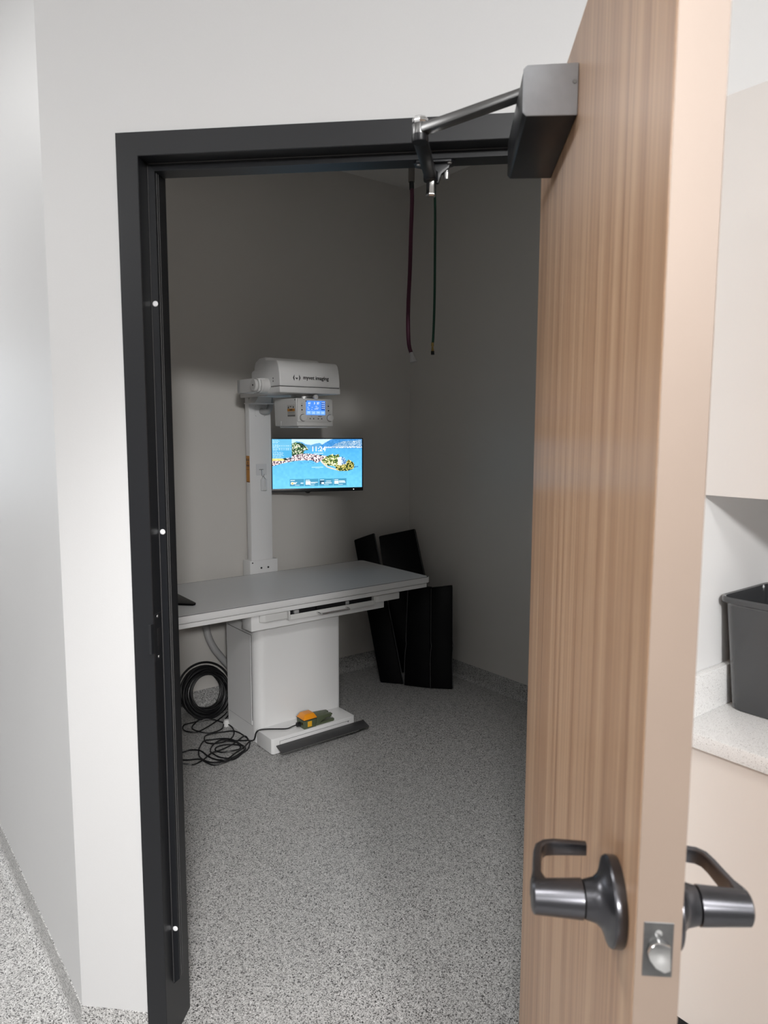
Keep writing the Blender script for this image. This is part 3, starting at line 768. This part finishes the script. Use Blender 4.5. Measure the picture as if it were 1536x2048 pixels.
# ---------------------------------------------------------------- monitor on the back wall
ANG = math.radians(25.)
mc = uv2xy(1.753, 1.920)
ROT['mon'] = Matrix.Translation(Vector((mc[0], mc[1], 0))) @ Matrix.Rotation(ANG, 4, 'Z')
MW, MH, MZ = .5570, .3170, 1.3815
mon = thing('monitor', 'black wall mounted monitor showing a lake picture', 'monitor', 'mon', (0, 0, MZ))
zb, zt = MZ - MH / 2, MZ + MH / 2
case = MB().box(-MW / 2, MW / 2, .002, .022, zb, zt, .003).box(-.19, .19, .020, .042, zb + .03, zt - .06, .006)
obj('casing', case, M['black_plastic'], mon)
AW0, AW1, AZ0, AZ1 = -MW / 2 + .007, MW / 2 - .007, zb + .0215, zt - .0055
fr = MB()
fr.box(-MW / 2, MW / 2, -.001, .004, zb, AZ0, .0012).box(-MW / 2, MW / 2, -.001, .004, AZ1, zt, .0012)
fr.box(-MW / 2, AW0, -.001, .004, AZ0, AZ1, .001).box(AW1, MW / 2, -.001, .004, AZ0, AZ1, .001)
obj('bezel', fr, M['black_plastic'], mon)
obj('chin_button', MB().prism([(-.085, zb + .001), (-.045, zb + .001), (-.055, zb - .008), (-.068, zb - .008)], .000, .010, axis='y', bev=.001), M['black_plastic'], mon)
obj('power_light', MB().cyl((.2185, -.0008, zb + .0100), (.2185, -.0020, zb + .0100), .0026, seg=12), M['led'], mon)
arm = MB().box(-.05, .05, .040, .055, MZ - .05, MZ + .05, .002).box(-.02, .02, .05, .155, MZ - .02, MZ + .02, .003)
arm = obj('wall_arm', arm, M['black_plastic'], mon)

def screen_pixels(nx, ny):
    rng = np.random.RandomState(5)
    X = (np.arange(nx) + .5) / nx; Y = (np.arange(ny) + .5) / ny
    sx, sy = np.meshgrid(X, Y)
    px = 68 + sx * 1342; py = 135 + sy * 760          # drawn on a 1342 x 760 sheet
    def vnoise(s, seed):
        r = np.random.RandomState(seed).rand(400, 400)
        a = (px / s) % 398; b = (py / s) % 398
        i = a.astype(int); j = b.astype(int); fa = a - i; fb = b - j
        fa = fa * fa * (3 - 2 * fa); fb = fb * fb * (3 - 2 * fb)
        return (r[j, i] * (1 - fa) + r[j, i + 1] * fa) * (1 - fb) + (r[j + 1, i] * (1 - fa) + r[j + 1, i + 1] * fa) * fb
    def C(r, g, b): return np.array([r, g, b], float)
    k = np.clip((py - 280) / 560, 0, 1)[..., None]
    img = C(82, 172, 226) * (1 - k) + C(108, 196, 236) * k
    img += (vnoise(30, 1)[..., None] - .5) * 12
    def poly(pts):
        m = np.zeros(px.shape, bool); n = len(pts)
        for i in range(n):
            x0, y0 = pts[i]; x1, y1 = pts[(i + 1) % n]
            c = ((y0 > py) != (y1 > py)) & (px < (x1 - x0) * (py - y0) / ((y1 - y0) or 1e-9) + x0)
            m ^= c
        return m
    def put(m, col, var=0, s=14, seed=2):
        a = C(*col) + ((vnoise(s, seed)[..., None] - .5) * var if var else 0)
        img[m] = np.broadcast_to(a, img.shape)[m] if not var else a[m]
    far = py < 275
    put(far & (py < 275), (196, 226, 242), 20, 60, 3)
    put(poly([(340, 250), (420, 170), (500, 180), (560, 215), (640, 225), (720, 200), (770, 195), (830, 240), (830, 278), (340, 278)]), (92, 160, 208), 22, 30, 4)
    put(poly([(780, 240), (850, 190), (935, 142), (1000, 130), (1420, 130), (1420, 278), (760, 278)]), (66, 140, 205), 26, 26, 5)
    hillr = poly([(930, 262), (1010, 205), (1120, 170), (1260, 160), (1420, 140), (1420, 272)])
    sp = vnoise(7, 6)
    img[hillr] = np.where((sp > .55)[..., None], C(168, 194, 214), C(84, 140, 188))[hillr]
    shore = (py > 250) & (py < 276) & (px > 850)
    img[shore & (vnoise(6, 7) > .5)] = C(225, 232, 236)
    # wooded hill, village, island
    def speck(m, cols, s, seed):
        a = vnoise(s, seed); q = np.clip((a - .2) / .6, 0, .999)
        idx = (q * len(cols)).astype(int)
        img[m] = np.array(cols, float)[idx][m]
    speck(poly([(355, 205), (400, 185), (470, 190), (520, 210), (570, 255), (600, 300), (540, 312), (520, 350), (560, 375), (360, 440), (350, 300)]),
          [(22, 42, 40), (50, 84, 50), (88, 130, 72), (150, 175, 130), (214, 210, 196)], 13, 8)
    speck(poly([(68, 445), (140, 440), (250, 428), (400, 380), (530, 352), (640, 362), (780, 380), (880, 400), (900, 470), (850, 500), (780, 475), (720, 505), (650, 465), (540, 462), (400, 470), (250, 498), (68, 548)]),
          [(30, 36, 54), (110, 92, 104), (206, 168, 176), (244, 226, 226), (252, 250, 248)], 10, 9)
    put(poly([(68, 432), (200, 430), (255, 440), (250, 462), (68, 468)]), (226, 210, 128), 40, 10, 10)
    put(poly([(225, 432), (250, 422), (275, 430), (300, 452), (250, 462)]), (26, 46, 40), 20, 8, 11)
    speck(poly([(790, 470), (850, 410), (890, 395), (960, 365), (985, 385), (1050, 368), (1065, 395), (1040, 540), (1000, 560), (870, 545)]),
          [(34, 58, 38), (84, 116, 52), (142, 164, 84), (206, 208, 132), (240, 236, 214)], 12, 12)
    put(poly([(775, 480), (800, 470), (880, 560), (1000, 600), (1060, 632), (980, 612), (880, 580), (820, 530)]), (222, 206, 186), 50, 7, 13)
    speck(poly([(1000, 560), (1040, 530), (1150, 510), (1200, 455), (1230, 470), (1285, 510), (1295, 575), (1255, 615), (1180, 635), (1060, 636), (1010, 605)]),
          [(22, 36, 24), (58, 76, 34), (116, 128, 56), (184, 172, 84), (226, 210, 136)], 13, 14)
    put(poly([(1040, 420), (1090, 412), (1104, 425), (1100, 545), (1042, 540)]), (226, 238, 246), 30, 10, 15)
    speck(poly([(1096, 440), (1112, 400), (1122, 430), (1138, 420), (1165, 470), (1170, 525), (1100, 535)]), [(48, 92, 150), (96, 140, 190), (190, 214, 232)], 8, 16)
    put(poly([(1290, 565), (1350, 562), (1352, 572), (1290, 582)]), (52, 120, 178))
    boats = (vnoise(8, 17) > .83) & poly([(420, 500), (680, 470), (700, 520), (560, 560), (420, 545)])
    img[boats] = C(60, 120, 160)
    # translucent panel, top left, with thin lines of data
    pan = (px < 352) & (py < 425)
    img[pan] = img[pan] * .25 + C(70, 164, 208) * .75
    r2 = np.random.RandomState(3)
    for y in list(range(150, 200, 14)) + list(range(218, 318, 13)) + list(range(330, 420, 14)):
        x = 78
        while x < (150 if y < 318 else 210):
            wd = r2.randint(10, 34)
            img[(px > x) & (px < x + wd) & (py > y) & (py < y + 5)] = C(196, 228, 240)
            x += wd + r2.randint(5, 14)
    for y in (232, 272, 292):
        for x in range(170, 345, 26):
            img[(px > x) & (px < x + 12) & (py > y) & (py < y + 14)] = C(176, 216, 234)
    def bar(x0, x1, y0, y1, c=(244, 250, 252), a=1.):
        m = (px > x0) & (px < x1) & (py > y0) & (py < y1)
        img[m] = img[m] * (1 - a) + C(*c) * a
    bar(680, 820, 352, 362, a=.8); bar(645, 818, 566, 575, a=.6); bar(700, 765, 584, 592, a=.6)
    bar(1242, 1330, 208, 216, a=.8); bar(1272, 1300, 168, 186, a=.7)
    for x0, x1 in ((318, 530), (541, 746), (756, 965), (971, 1168)):
        bar(x0, x1, 752, 862, (64, 138, 170), .9)
        bar(x0 + 12, x0 + 75, 766, 774, a=.8)
        bar(x0 + 75, x0 + 145, 842, 850, a=.6)
    m = (px - 355) ** 2 + (py - 815) ** 2 < 22 ** 2
    img[m] = C(255, 236, 200); m = (px - 360) ** 2 + (py - 818) ** 2 < 11 ** 2; img[m] = C(240, 160, 70)
    bar(480, 518, 805, 824, a=.7)
    bar(552, 622, 784, 838); bar(628, 735, 802, 812, a=.85); bar(628, 700, 816, 824, a=.7)
    bar(766, 836, 782, 834, (40, 84, 110)); bar(790, 830, 806, 834, (220, 230, 236)); bar(860, 935, 786, 794, a=.8); bar(845, 945, 808, 826, a=.8)
    bar(982, 1050, 784, 836, (220, 238, 236)); bar(1056, 1145, 786, 800, a=.85); bar(1056, 1155, 806, 820, a=.75)
    return np.clip(img, 0, 255)
NX, NY = 268, 152
pix = screen_pixels(NX, NY) / 255
lin = np.where(pix <= .04045, pix / 12.92, ((pix + .055) / 1.055) ** 2.4)
me = bpy.data.meshes.new('screen')
vs = []; fs = []
for j in range(NY + 1):
    for i in range(NX + 1):
        vs.append((AW0 + (AW1 - AW0) * i / NX, .0005, AZ1 + (AZ0 - AZ1) * j / NY - MZ))
for j in range(NY):
    for i in range(NX):
        a = j * (NX + 1) + i
        fs.append((a, a + NX + 1, a + NX + 2, a + 1))
me.from_pydata(vs, [], fs)
ca = me.color_attributes.new('Col', 'FLOAT_COLOR', 'CORNER')
arr = np.ones((NX * NY, 4, 4), np.float32)
arr[:, :, :3] = lin.reshape(-1, 1, 3)
ca.data.foreach_set('color', arr.ravel())
me.materials.append(M['screen'])
so = bpy.data.objects.new('screen', me); COL.objects.link(so); so.parent = mon; ORG[so] = ORG[mon]
so['label'] = 'lit screen with lake and peninsula'
tx = MB()
def mon_text(txt, X, Y, h):
    x = AW0 + (AW1 - AW0) * (X - 68) / 1342; z = AZ1 + (AZ0 - AZ1) * (Y - 135) / 760
    tx.text(txt, Matrix.Translation(Vector((x, -.0003, z))) @ Matrix.Rotation(PI / 2, 4, 'X'), h, .0002, 'CENTER', .0008)
mon_text('11:24', 748, 290, .0400)
obj('clock_digits', tx, M['glow_white'], so)
tx = MB()
mon_text('56°', 400, 815, .0150)
obj('temperature_digits', tx, M['glow_white'], so)

# ---------------------------------------------------------------- folding mats in the corner
def slab(mb, bl, br_, tl, tr, th, bev=.008):
    bl, br_, tl, tr = map(Vector, (bl, br_, tl, tr))
    n = (br_ - bl).cross(tl - bl).normalized()      # points away from the viewer for this winding
    if n.dot(Vector((1, 1, 0))) < 0: n = -n
    mb.hull8([bl, br_, tr, tl], [p + n * th for p in (bl, br_, tr, tl)], bev, 3)
    return mb
mA = thing('folding_mat', 'narrow black mat leaning at a tilt left in the corner', 'mat', 'uv', (2.15, 1.75, 0), 'black mats in the corner')
obj('panel', slab(MB(), (2.120, 1.787, .004), (2.214, 1.672, .004), (2.113, 2.062, .881), (2.219, 1.985, .927), .030), M['black_vinyl'], mA)
obj('piping', MB().tube([(2.213, 1.668, .012), (2.2160, 1.8245, .47), (2.218, 1.981, .919)], .003, 8, 4), M['dark_grey'], mA)
mB_ = thing('folding_mat', 'wide dark navy mat leaning in the corner, tallest of the mats', 'mat', 'uv', (2.45, 1.80, 0), 'black mats in the corner')
obj('panel', slab(MB(), (2.330, 1.865, .004), (2.521, 1.610, .004), (2.283, 2.020, .895), (2.530, 1.950, .931), .040), M['black_vinyl'], mB_)
obj('piping', MB().tube([(2.519, 1.606, .012), (2.5265, 1.78, .47), (2.529, 1.946, .924)], .003, 8, 4), M['dark_grey'], mB_)
mC = thing('folding_mat', 'folded black mat standing upright under the table corner', 'mat', 'uv', (2.30, 1.53, 0), 'black mats in the corner')
obj('panel', slab(MB(), (2.206, 1.654, .004), (2.300, 1.516, .004), (2.262, 1.690, .620), (2.357, 1.582, .622), .050), M['black_vinyl'], mC)
obj('panel', slab(MB(), (2.302, 1.518, .004), (2.399, 1.419, .004), (2.359, 1.583, .618), (2.450, 1.487, .638), .050), M['black_vinyl'], mC)
pp = MB()
for a, b in (((2.2045, 1.651, .012), (2.2600, 1.687, .612)), ((2.300, 1.512, .012), (2.3565, 1.578, .612)), ((2.3975, 1.416, .012), (2.4480, 1.484, .630))):
    a, b = Vector(a), Vector(b)
    pp.tube([a, a.lerp(b, .3) + Vector((-.002, .001, 0)), a.lerp(b, .42) + Vector((.003, -.002, 0)), a.lerp(b, .5), b], .0022, 8, 4)
obj('piping', pp, M['seam_dark'], mC, 'dull grey edge piping')

# ---------------------------------------------------------------- black pad on the table
pad = MB().prism([(.792, 1.500), (.783, 1.485), (.768, 1.479), (.46, 1.787), (.46, 1.93), (.800, 1.93)], .7603, .7700, bev=.003)
tag(obj('positioning_pad', pad, M['black_vinyl'], frame='uv', org=(.70, 1.72, .7603)), 'thin black pad lying on the table beside the door frame', 'pad')

# ---------------------------------------------------------------- foot switch with its cable
fs_ = thing('foot_switch', 'olive green foot switch with amber cover on the white plinth', 'foot switch', 'uv', (1.33, 1.34, .082))
obj('housing', MB().box(1.262, 1.337, 1.2985, 1.3720, .0822, .1275, .005, 3), M['green'], fs_)
cv = MB().hull8([(1.259, 1.2955, .1290), (1.342, 1.2955, .1290), (1.342, 1.375, .1290), (1.259, 1.375, .1290)], [(1.276, 1.311, .1545), (1.328, 1.311, .1545), (1.328, 1.361, .1545), (1.276, 1.361, .1545)], .005, 3)
obj('cover', cv, M['yellow'], fs_, 'amber yellow cover')
obj('gasket', MB().box(1.2605, 1.3400, 1.2970, 1.3735, .1262, .1294, .001, 1), M['ink'], fs_)
obj('rating_label', MB().box(1.2830, 1.3080, 1.2978, 1.2987, .0920, .1200, .0002, 1), M['label_yellow'], fs_, 'yellow printed label')
obj('gland', MB().cyl((1.2630, 1.335, .1030), (1.2580, 1.335, .1030), .009, .009, 20).cyl((1.2580, 1.335, .1030), (1.2410, 1.335, .1030), .0135, .0125, 6), M['black_plastic'], fs_, 'black cable gland')
obj('port', MB().cyl((1.2632, 1.313, .110), (1.2605, 1.313, .110), .006, seg=16), M['brass'], fs_)
obj('base_plate', MB().prism([(1.330, 1.305), (1.446, 1.305), (1.454, 1.313), (1.454, 1.327), (1.444, 1.333), (1.444, 1.340), (1.454, 1.346), (1.454, 1.360), (1.446, 1.367), (1.330, 1.367)], .0822, .0930, bev=.002), M['green'], fs_)
tr_ = MB().prism([(1.336, 1.301), (1.372, 1.301), (1.425, 1.303), (1.438, 1.306), (1.438, 1.326), (1.428, 1.330), (1.428, 1.340), (1.438, 1.344), (1.438, 1.366), (1.425, 1.369), (1.336, 1.371)], -.004, .004, bev=.0015)
tr_.bm.transform(Matrix.Translation(Vector((1.336, 0, .1290))) @ Matrix.Rotation(math.radians(4.), 4, 'Y') @ Matrix.Translation(Vector((-1.336, 0, 0))))
tr_.prism([(1.338, .094), (1.338, .126), (1.40, .1225), (1.43, .1185), (1.43, .113), (1.40, .113), (1.37, .103), (1.355, .093)], 1.3015, 1.3050, axis='y', bev=.0008)
tr_.prism([(1.338, .094), (1.338, .126), (1.40, .1225), (1.43, .1185), (1.43, .113), (1.40, .113), (1.37, .103), (1.355, .093)], 1.3660, 1.3695, axis='y', bev=.0008)
obj('treadle', tr_, M['green'], fs_)
A = [(1.061, 1.503), (1.002, 1.45), (0.943, 1.413), (0.867, 1.382), (0.806, 1.39), (0.781, 1.437), (0.79, 1.508), (0.822, 1.576), (0.87, 1.63), (0.919, 1.637), (0.965, 1.608), (0.994, 1.554), (1.01, 1.493), (1.005, 1.437), (0.963, 1.399), (0.904, 1.387), (0.859, 1.421), (0.846, 1.477), (0.857, 1.526), (0.893, 1.57), (0.947, 1.59), (0.999, 1.563), (1.038, 1.521), (1.056, 1.492), (1.014, 1.429), (0.948, 1.387), (0.875, 1.354), (0.808, 1.367), (0.783, 1.413), (0.770, 1.452), (.72, 1.50), (.66, 1.56), (.58, 1.66)]
cb_pts = [(1.243, 1.335, .1030), (1.222, 1.338, .1000), (1.195, 1.352, .0890), (1.155, 1.385, .0862), (1.115, 1.415, .0858), (1.082, 1.430, .0845), (1.066, 1.438, .072), (1.062, 1.455, .030)]
cb_pts += [(u, v, .0045 + .004 * (i % 3)) for i, (u, v) in enumerate(A)]
obj('cable', MB().tube(cb_pts, .0036, 8, 6), M['black_rubber'], fs_, 'thin black cable trailing to the floor')
Bp = [(0.60, 1.50), (0.685, 1.456), (0.729, 1.433), (0.784, 1.445), (0.842, 1.479), (0.905, 1.501), (0.977, 1.518), (1.06, 1.561), (1.066, 1.530), (1.066, 1.568), (1.049, 1.647), (0.996, 1.694), (0.938, 1.699), (0.896, 1.679), (0.879, 1.63), (0.902, 1.581), (0.952, 1.562), (1.013, 1.603), (1.048, 1.654), (1.062, 1.721), (1.057, 1.806), (1.025, 1.871), (0.964, 1.897), (0.915, 1.871), (0.889, 1.816), (0.898, 1.756), (0.943, 1.721), (1.01, 1.723), (1.050, 1.780), (1.068, 1.815), (1.12, 1.87), (1.20, 1.90)]
tag(obj('floor_cable', MB().tube([(u, v, .0045 + .004 * ((i + 1) % 3)) for i, (u, v) in enumerate(Bp)], .0036, 8, 6), M['black_rubber'], frame='uv', org=(.9, 1.6, 0)),
    'thin black cable in open loops running behind the pedestal', 'cable', 'loose cables on the floor')
Cp = [(.66, 1.60), (0.74, 1.592), (0.775, 1.583), (0.809, 1.54), (0.822, 1.472), (0.835, 1.406), (0.861, 1.37), (0.913, 1.369), (0.973, 1.402), (1.001, 1.452), (0.983, 1.513), (0.939, 1.535), (0.89, 1.525), (0.878, 1.51), (0.889, 1.467), (0.939, 1.44), (0.989, 1.46), (0.999, 1.526), (0.956, 1.571)]
tag(obj('floor_cable', MB().tube([(u, v, .0045 + .004 * ((i + 2) % 3)) for i, (u, v) in enumerate(Cp)], .0036, 8, 6), M['black_rubber'], frame='uv', org=(.9, 1.45, 0)),
    'thin black cable wound in the tight tangle nearest the plinth', 'cable', 'loose cables on the floor')
Dp = [(1.14, 1.93), (1.095, 1.883), (1.024, 1.837), (0.956, 1.792), (0.892, 1.774), (0.854, 1.803), (0.852, 1.857), (0.874, 1.896), (0.93, 1.905), (0.99, 1.890)]
tag(obj('floor_cable', MB().tube([(u, v, .0045 + .003 * (i % 2)) for i, (u, v) in enumerate(Dp)], .0036, 8, 6), M['black_rubber'], frame='uv', org=(.95, 1.85, 0)),
    'thin black cable in a single bend just in front of the thick coil', 'cable', 'loose cables on the floor')
# thick coil leaning on the back wall
ck = MB()
rc = random.Random(4)
pts = []
turns = 19
for k in range(turns * 18 + 1):
    a = 2 * PI * k / 18 - PI / 2
    tnum = k / 18
    r_ = .0930 + .040 * (.5 + .5 * math.sin(tnum * 2.4)) + .004 * math.sin(a * 2 + tnum)
    dv = .024 * math.sin(tnum * 1.7 + .4)
    h = .1390 + r_ * math.sin(a)
    h = max(h, .0075)
    pts.append((1.030 + r_ * 1.03 * math.cos(a), 1.915 + h * .30 + dv, h))
ck.tube(pts, .0062, 8, 2)
ck.tube([(1.030 + .155 * math.cos(a), 1.93 + .3 * (.150 + .140 * math.sin(a)), .150 + .140 * math.sin(a)) for a in [PI * (1.15 - .125 * k) for k in range(11)]] + [(1.20, 1.97, .07), (1.24, 2.0, .008)], .0062, 8, 4)
tag(obj('cable_coil', ck, M['black_rubber'], frame='uv', org=(1.03, 1.95, 0)), 'thick coil of black cable leaning on the wall left of the pedestal', 'cable coil')
cdt = MB().tube([(1.075, 2.055, .706), (1.072, 2.045, .60), (1.071, 2.03, .50), (1.078, 2.015, .43), (1.104, 2.005, .365), (1.144, 2.0, .305), (1.186, 2.0, .250), (1.24, 2.0, .19), (1.30, 2.02, .12), (1.30, 2.035, .10)], .0205, 14, 6)
tag(obj('flexible_conduit', cdt, M['conduit'], frame='uv', org=(1.15, 2.0, .1)), 'grey flexible conduit curving down behind the white pedestal', 'conduit')

# ---------------------------------------------------------------- gas hoses from the ceiling
h1 = thing('ceiling_hose', 'dark red hose hanging from the ceiling with a grey coupling', 'hose', 'uv', (1.32, .552, CZ))
obj('ceiling_flange', MB().lathe([(0, 0), (.045, 0), (.045, .006), (.020, .012), (0, .012)], (1.325, .556, CZ), (0, 0, -1), 24), M['brown_metal'], h1)
obj('drop_pipe', MB().cyl((1.325, .556, CZ), (1.3195, .5525, 2.600), .011, seg=16).cyl((1.3195, .5525, 2.6), (1.319, .552, 2.548), .0125, seg=16), M['brown_metal'], h1)
obj('hose', MB().tube([(1.319, .552, 2.556), (1.316, .544, 2.478), (1.303, .534, 2.343), (1.291, .524, 2.207), (1.279, .517, 2.091), (1.271, .509, 1.994), (1.269, .5, 1.917), (1.275, .488, 1.878)], .0078, 14, 6), M['red_hose'], h1)
obj('ferrule', MB().cyl((1.319, .552, 2.556), (1.3180, .549, 2.520), .0095, seg=16), M['black_plastic'], h1)
obj('coupling', MB().cyl((1.2735, .490, 1.888), (1.2755, .487, 1.874), .0085, seg=14).cyl((1.2755, .487, 1.876), (1.279, .483, 1.852), .008, .0145, 14), M['conduit'], h1, 'grey flared coupling')
h2 = thing('ceiling_hose', 'thin dark green hose hanging from the ceiling with a brass fitting', 'hose', 'uv', (1.39, .50, CZ))
obj('ceiling_flange', MB().lathe([(0, 0), (.045, 0), (.045, .006), (.020, .012), (0, .012)], (1.395, .504, CZ), (0, 0, -1), 24), M['brown_metal'], h2)
obj('drop_pipe', MB().cyl((1.395, .504, CZ), (1.389, .498, 2.556), .008, seg=16), M['brown_metal'], h2)
obj('hose', MB().tube([(1.389, .498, 2.566), (1.384, .485, 2.44), (1.373, .471, 2.285), (1.362, .458, 2.13), (1.352, .449, 2.014), (1.344, .444, 1.937), (1.341, .444, 1.924)], .0049, 12, 6), M['green_hose'], h2)
obj('fitting', MB().cyl((1.3415, .444, 1.926), (1.3410, .4435, 1.912), .0055, seg=12).cyl((1.3410, .4435, 1.912), (1.3395, .441, 1.892), .0035, .0060, seg=12), M['brass'], h2, 'brass hose fitting')
obj('fitting_end', MB().cyl((1.3395, .441, 1.893), (1.339, .440, 1.880), .0068, seg=12), M['black_plastic'], h2)

# ================================================================= CORRIDOR THINGS BEHIND THE DOOR
CU = 1.039
base = thing('base_cabinet', 'beige base cabinet under the speckled counter', 'cabinet', 'uv', (1.35, -1.6, 0))
CV0, CV1 = -2.9, VS
obj('carcass', MB().box(CU + .045, UB - .005, CV0, CV1 - .002, .10, .832), M['cabinet'], base)
obj('toe_kick', MB().box(CU + .10, UB - .005, CV0, CV1 - .002, 0, .10), M['black_plastic'], base)
nd = 4; wd = (CV1 - .004 - CV0) / nd
for k in range(nd):
    obj('door', MB().box(CU + .025, CU + .0445, CV0 + k * wd + .0015, CV0 + (k + 1) * wd - .0015, .104, .829, .001, 1), M['cabinet'], base)
ct = obj('countertop', MB().box(CU, UB - .002, CV0, VS - .0015, .8325, .870, .003), M['counter'], frame='uv', org=(1.35, -1.6, .8325))
tag(ct, 'pale speckled stone countertop behind the door', 'countertop')
ORG[ct] = Vector((1.35, -1.6, .8325))
obj('backsplash', MB().box(CU + .002, UB - .022, VS - .0205, VS - .0015, .870, .9780, .0015), M['counter'], ct)
obj('backsplash', MB().box(UB - .0215, UB - .002, CV0, VS - .0015, .870, .9780, .0015), M['counter'], ct)
wc = thing('wall_cabinet', 'pale wall cabinet mounted above the counter', 'cabinet', 'uv', (1.41, -1.6, 1.43))
KU = 1.145
obj('carcass', MB().box(KU + .020, UB - .001, CV0, VS - .002, 1.431, 2.356), M['cabinet_up'], wc)
for k in range(nd):
    obj('door', MB().box(KU, KU + .0195, CV0 + k * wd + .0015, CV0 + (k + 1) * wd - .0015, 1.430, 2.357, .001, 1), M['cabinet_up'], wc)
# waste bin
bn = thing('waste_bin', 'black plastic waste bin standing on the counter', 'waste bin', 'uv', (1.42, -.90, .870))
t = bmesh.new()
def bin_ring(z, u0, u1, v0, v1, r, n=8): return [t.verts.new((x, y, z)) for x, y in rrect(u0, u1, v0, v1, r, n)]
rim = (1.230, 1.530, -1.000, -.7895)
def inset(d, z, r): return bin_ring(z, rim[0] + d, rim[1] - d, rim[2] + d, rim[3] - d, r)
rings = [inset(.034, .871, .036), inset(.028, .8725, .040), inset(.010, 1.142, .036), inset(.006, 1.149, .036), inset(0, 1.153, .038), inset(-.0005, 1.162, .038), inset(.003, 1.167, .036), inset(.008, 1.165, .034), inset(.012, 1.145, .034), inset(.032, .876, .036)]
n_ = len(rings[0])
for P_, Q_ in zip(rings, rings[1:]):
    for k in range(n_): t.faces.new((P_[k], P_[(k + 1) % n_], Q_[(k + 1) % n_], Q_[k]))
t.faces.new(rings[0]); t.faces.new(rings[-1])
bmesh.ops.recalc_face_normals(t, faces=list(t.faces))
mb = MB(); mb._merge(t)
obj('body', mb, M['bin'], bn)

# ceiling lights
def light_panel(x, y, z, lb, mat, group):
    u, v = S2 * (x + y), S2 * (y - x)
    lt = thing('ceiling_light', lb, 'ceiling light', 'uv', (u, v, z), group)
    a, b = .30, .60
    obj('diffuser', MB().box(u - a + .012, u + a - .012, v - b + .012, v + b - .012, z - .012, z - .008), mat, lt)
    f_ = MB()
    for s_ in (-1, 1):
        f_.box(u + s_ * (a - .006) - .006, u + s_ * (a - .006) + .006, v - b, v + b, z - .016, z).box(u - a + .012, u + a - .012, v + s_ * (b - .006) - .006, v + s_ * (b - .006) + .006, z - .016, z)
    obj('light_frame', f_, M['white_paint'], lt)
for x, y, lb in ((1.2, -2.8, 'flat white light panel in the corridor ceiling straight behind the viewer'),
                 (1.95, -2.45, 'flat white light panel in the corridor ceiling facing the counter'),
                 (-1.9, .1, 'flat white light panel in the corridor ceiling nearest the window'),
                 (-.3, -2.1, 'flat white light panel in the corridor ceiling nearest the doorway'),
                 (.2, -4.4, 'flat white light panel in the corridor ceiling near the rear wall'),
                 (2.4, -4.3, 'flat white light panel in the corridor ceiling in the rear corner'),
                 (-2.1, -2.6, 'flat white light panel in the corridor ceiling by the far side wall')):
    light_panel(x, y, 3.0, lb, M['lamp_bright'] if (1.9 < x < 2 or x < -1) else M['lamp'], 'corridor light panels')
light_panel(.35, 1.3, CZ, 'added dim fill panel in the exam room ceiling', M['lamp_fill'], None)  # unseen panel added as soft fill for the dark exam room

def spot(name, loc, aim, power, cone, blend, rad):
    l = bpy.data.lights.new(name, 'SPOT')
    l.energy = power; l.spot_size = math.radians(cone); l.spot_blend = blend; l.shadow_soft_size = rad; l.color = (1., .99, .98)
    o = bpy.data.objects.new(name, l); COL.objects.link(o)
    o.location = loc
    o.rotation_euler = (Vector(aim) - Vector(loc)).to_track_quat('-Z', 'Y').to_euler()
def downlight(x, y, lb):  # trim and lens dressing the added spot lamps
    u, v = S2 * (x + y), S2 * (y - x)
    t_ = thing('added_downlight', lb, 'ceiling light', 'uv', (u, v, 3.0))
    obj('trim_ring', MB().lathe([(.24, 0), (.29, 0), (.29, .012), (.24, .018), (.24, 0)], (u, v, 3.0), (0, 0, -1), 40), M['white_paint'], t_)
    obj('lens', MB().lathe([(0, .001), (.24, .001), (.24, .004), (0, .004)], (u, v, 3.0), (0, 0, -1), 40), M['lamp'], t_)
downlight(2.2, -5.0, 'added round downlight in the corridor ceiling, far from the door')
downlight(.75, -1.75, 'added round downlight in the corridor ceiling before the door')
spot('added_corridor_spot', (2.2, -5.0, 2.93), (.2, .8, .9), 920, 70, .6, .22)  # unseen spot added to throw more light through the doorway
spot('added_doorway_spot', (.75, -1.75, 2.93), (.25, .85, 0), 380, 42, 1., .2)  # second added spot, brightens the floor just inside the door

# ================================================================= world and view
wd_ = bpy.data.worlds.new('world'); scn.world = wd_
wd_.use_nodes = True
wd_.node_tree.nodes['Background'].inputs['Color'].default_value = (.8, .9, 1, 1)
wd_.node_tree.nodes['Background'].inputs['Strength'].default_value = .3
scn.view_settings.view_transform = 'Standard'
scn.view_settings.look = 'None'
scn.view_settings.exposure = 0.0
scn.view_settings.gamma = 1.0
scn.view_settings.use_curve_mapping = False
scn.cycles.max_bounces = 10
scn.cycles.diffuse_bounces = 6
scn.cycles.sample_clamp_indirect = 6
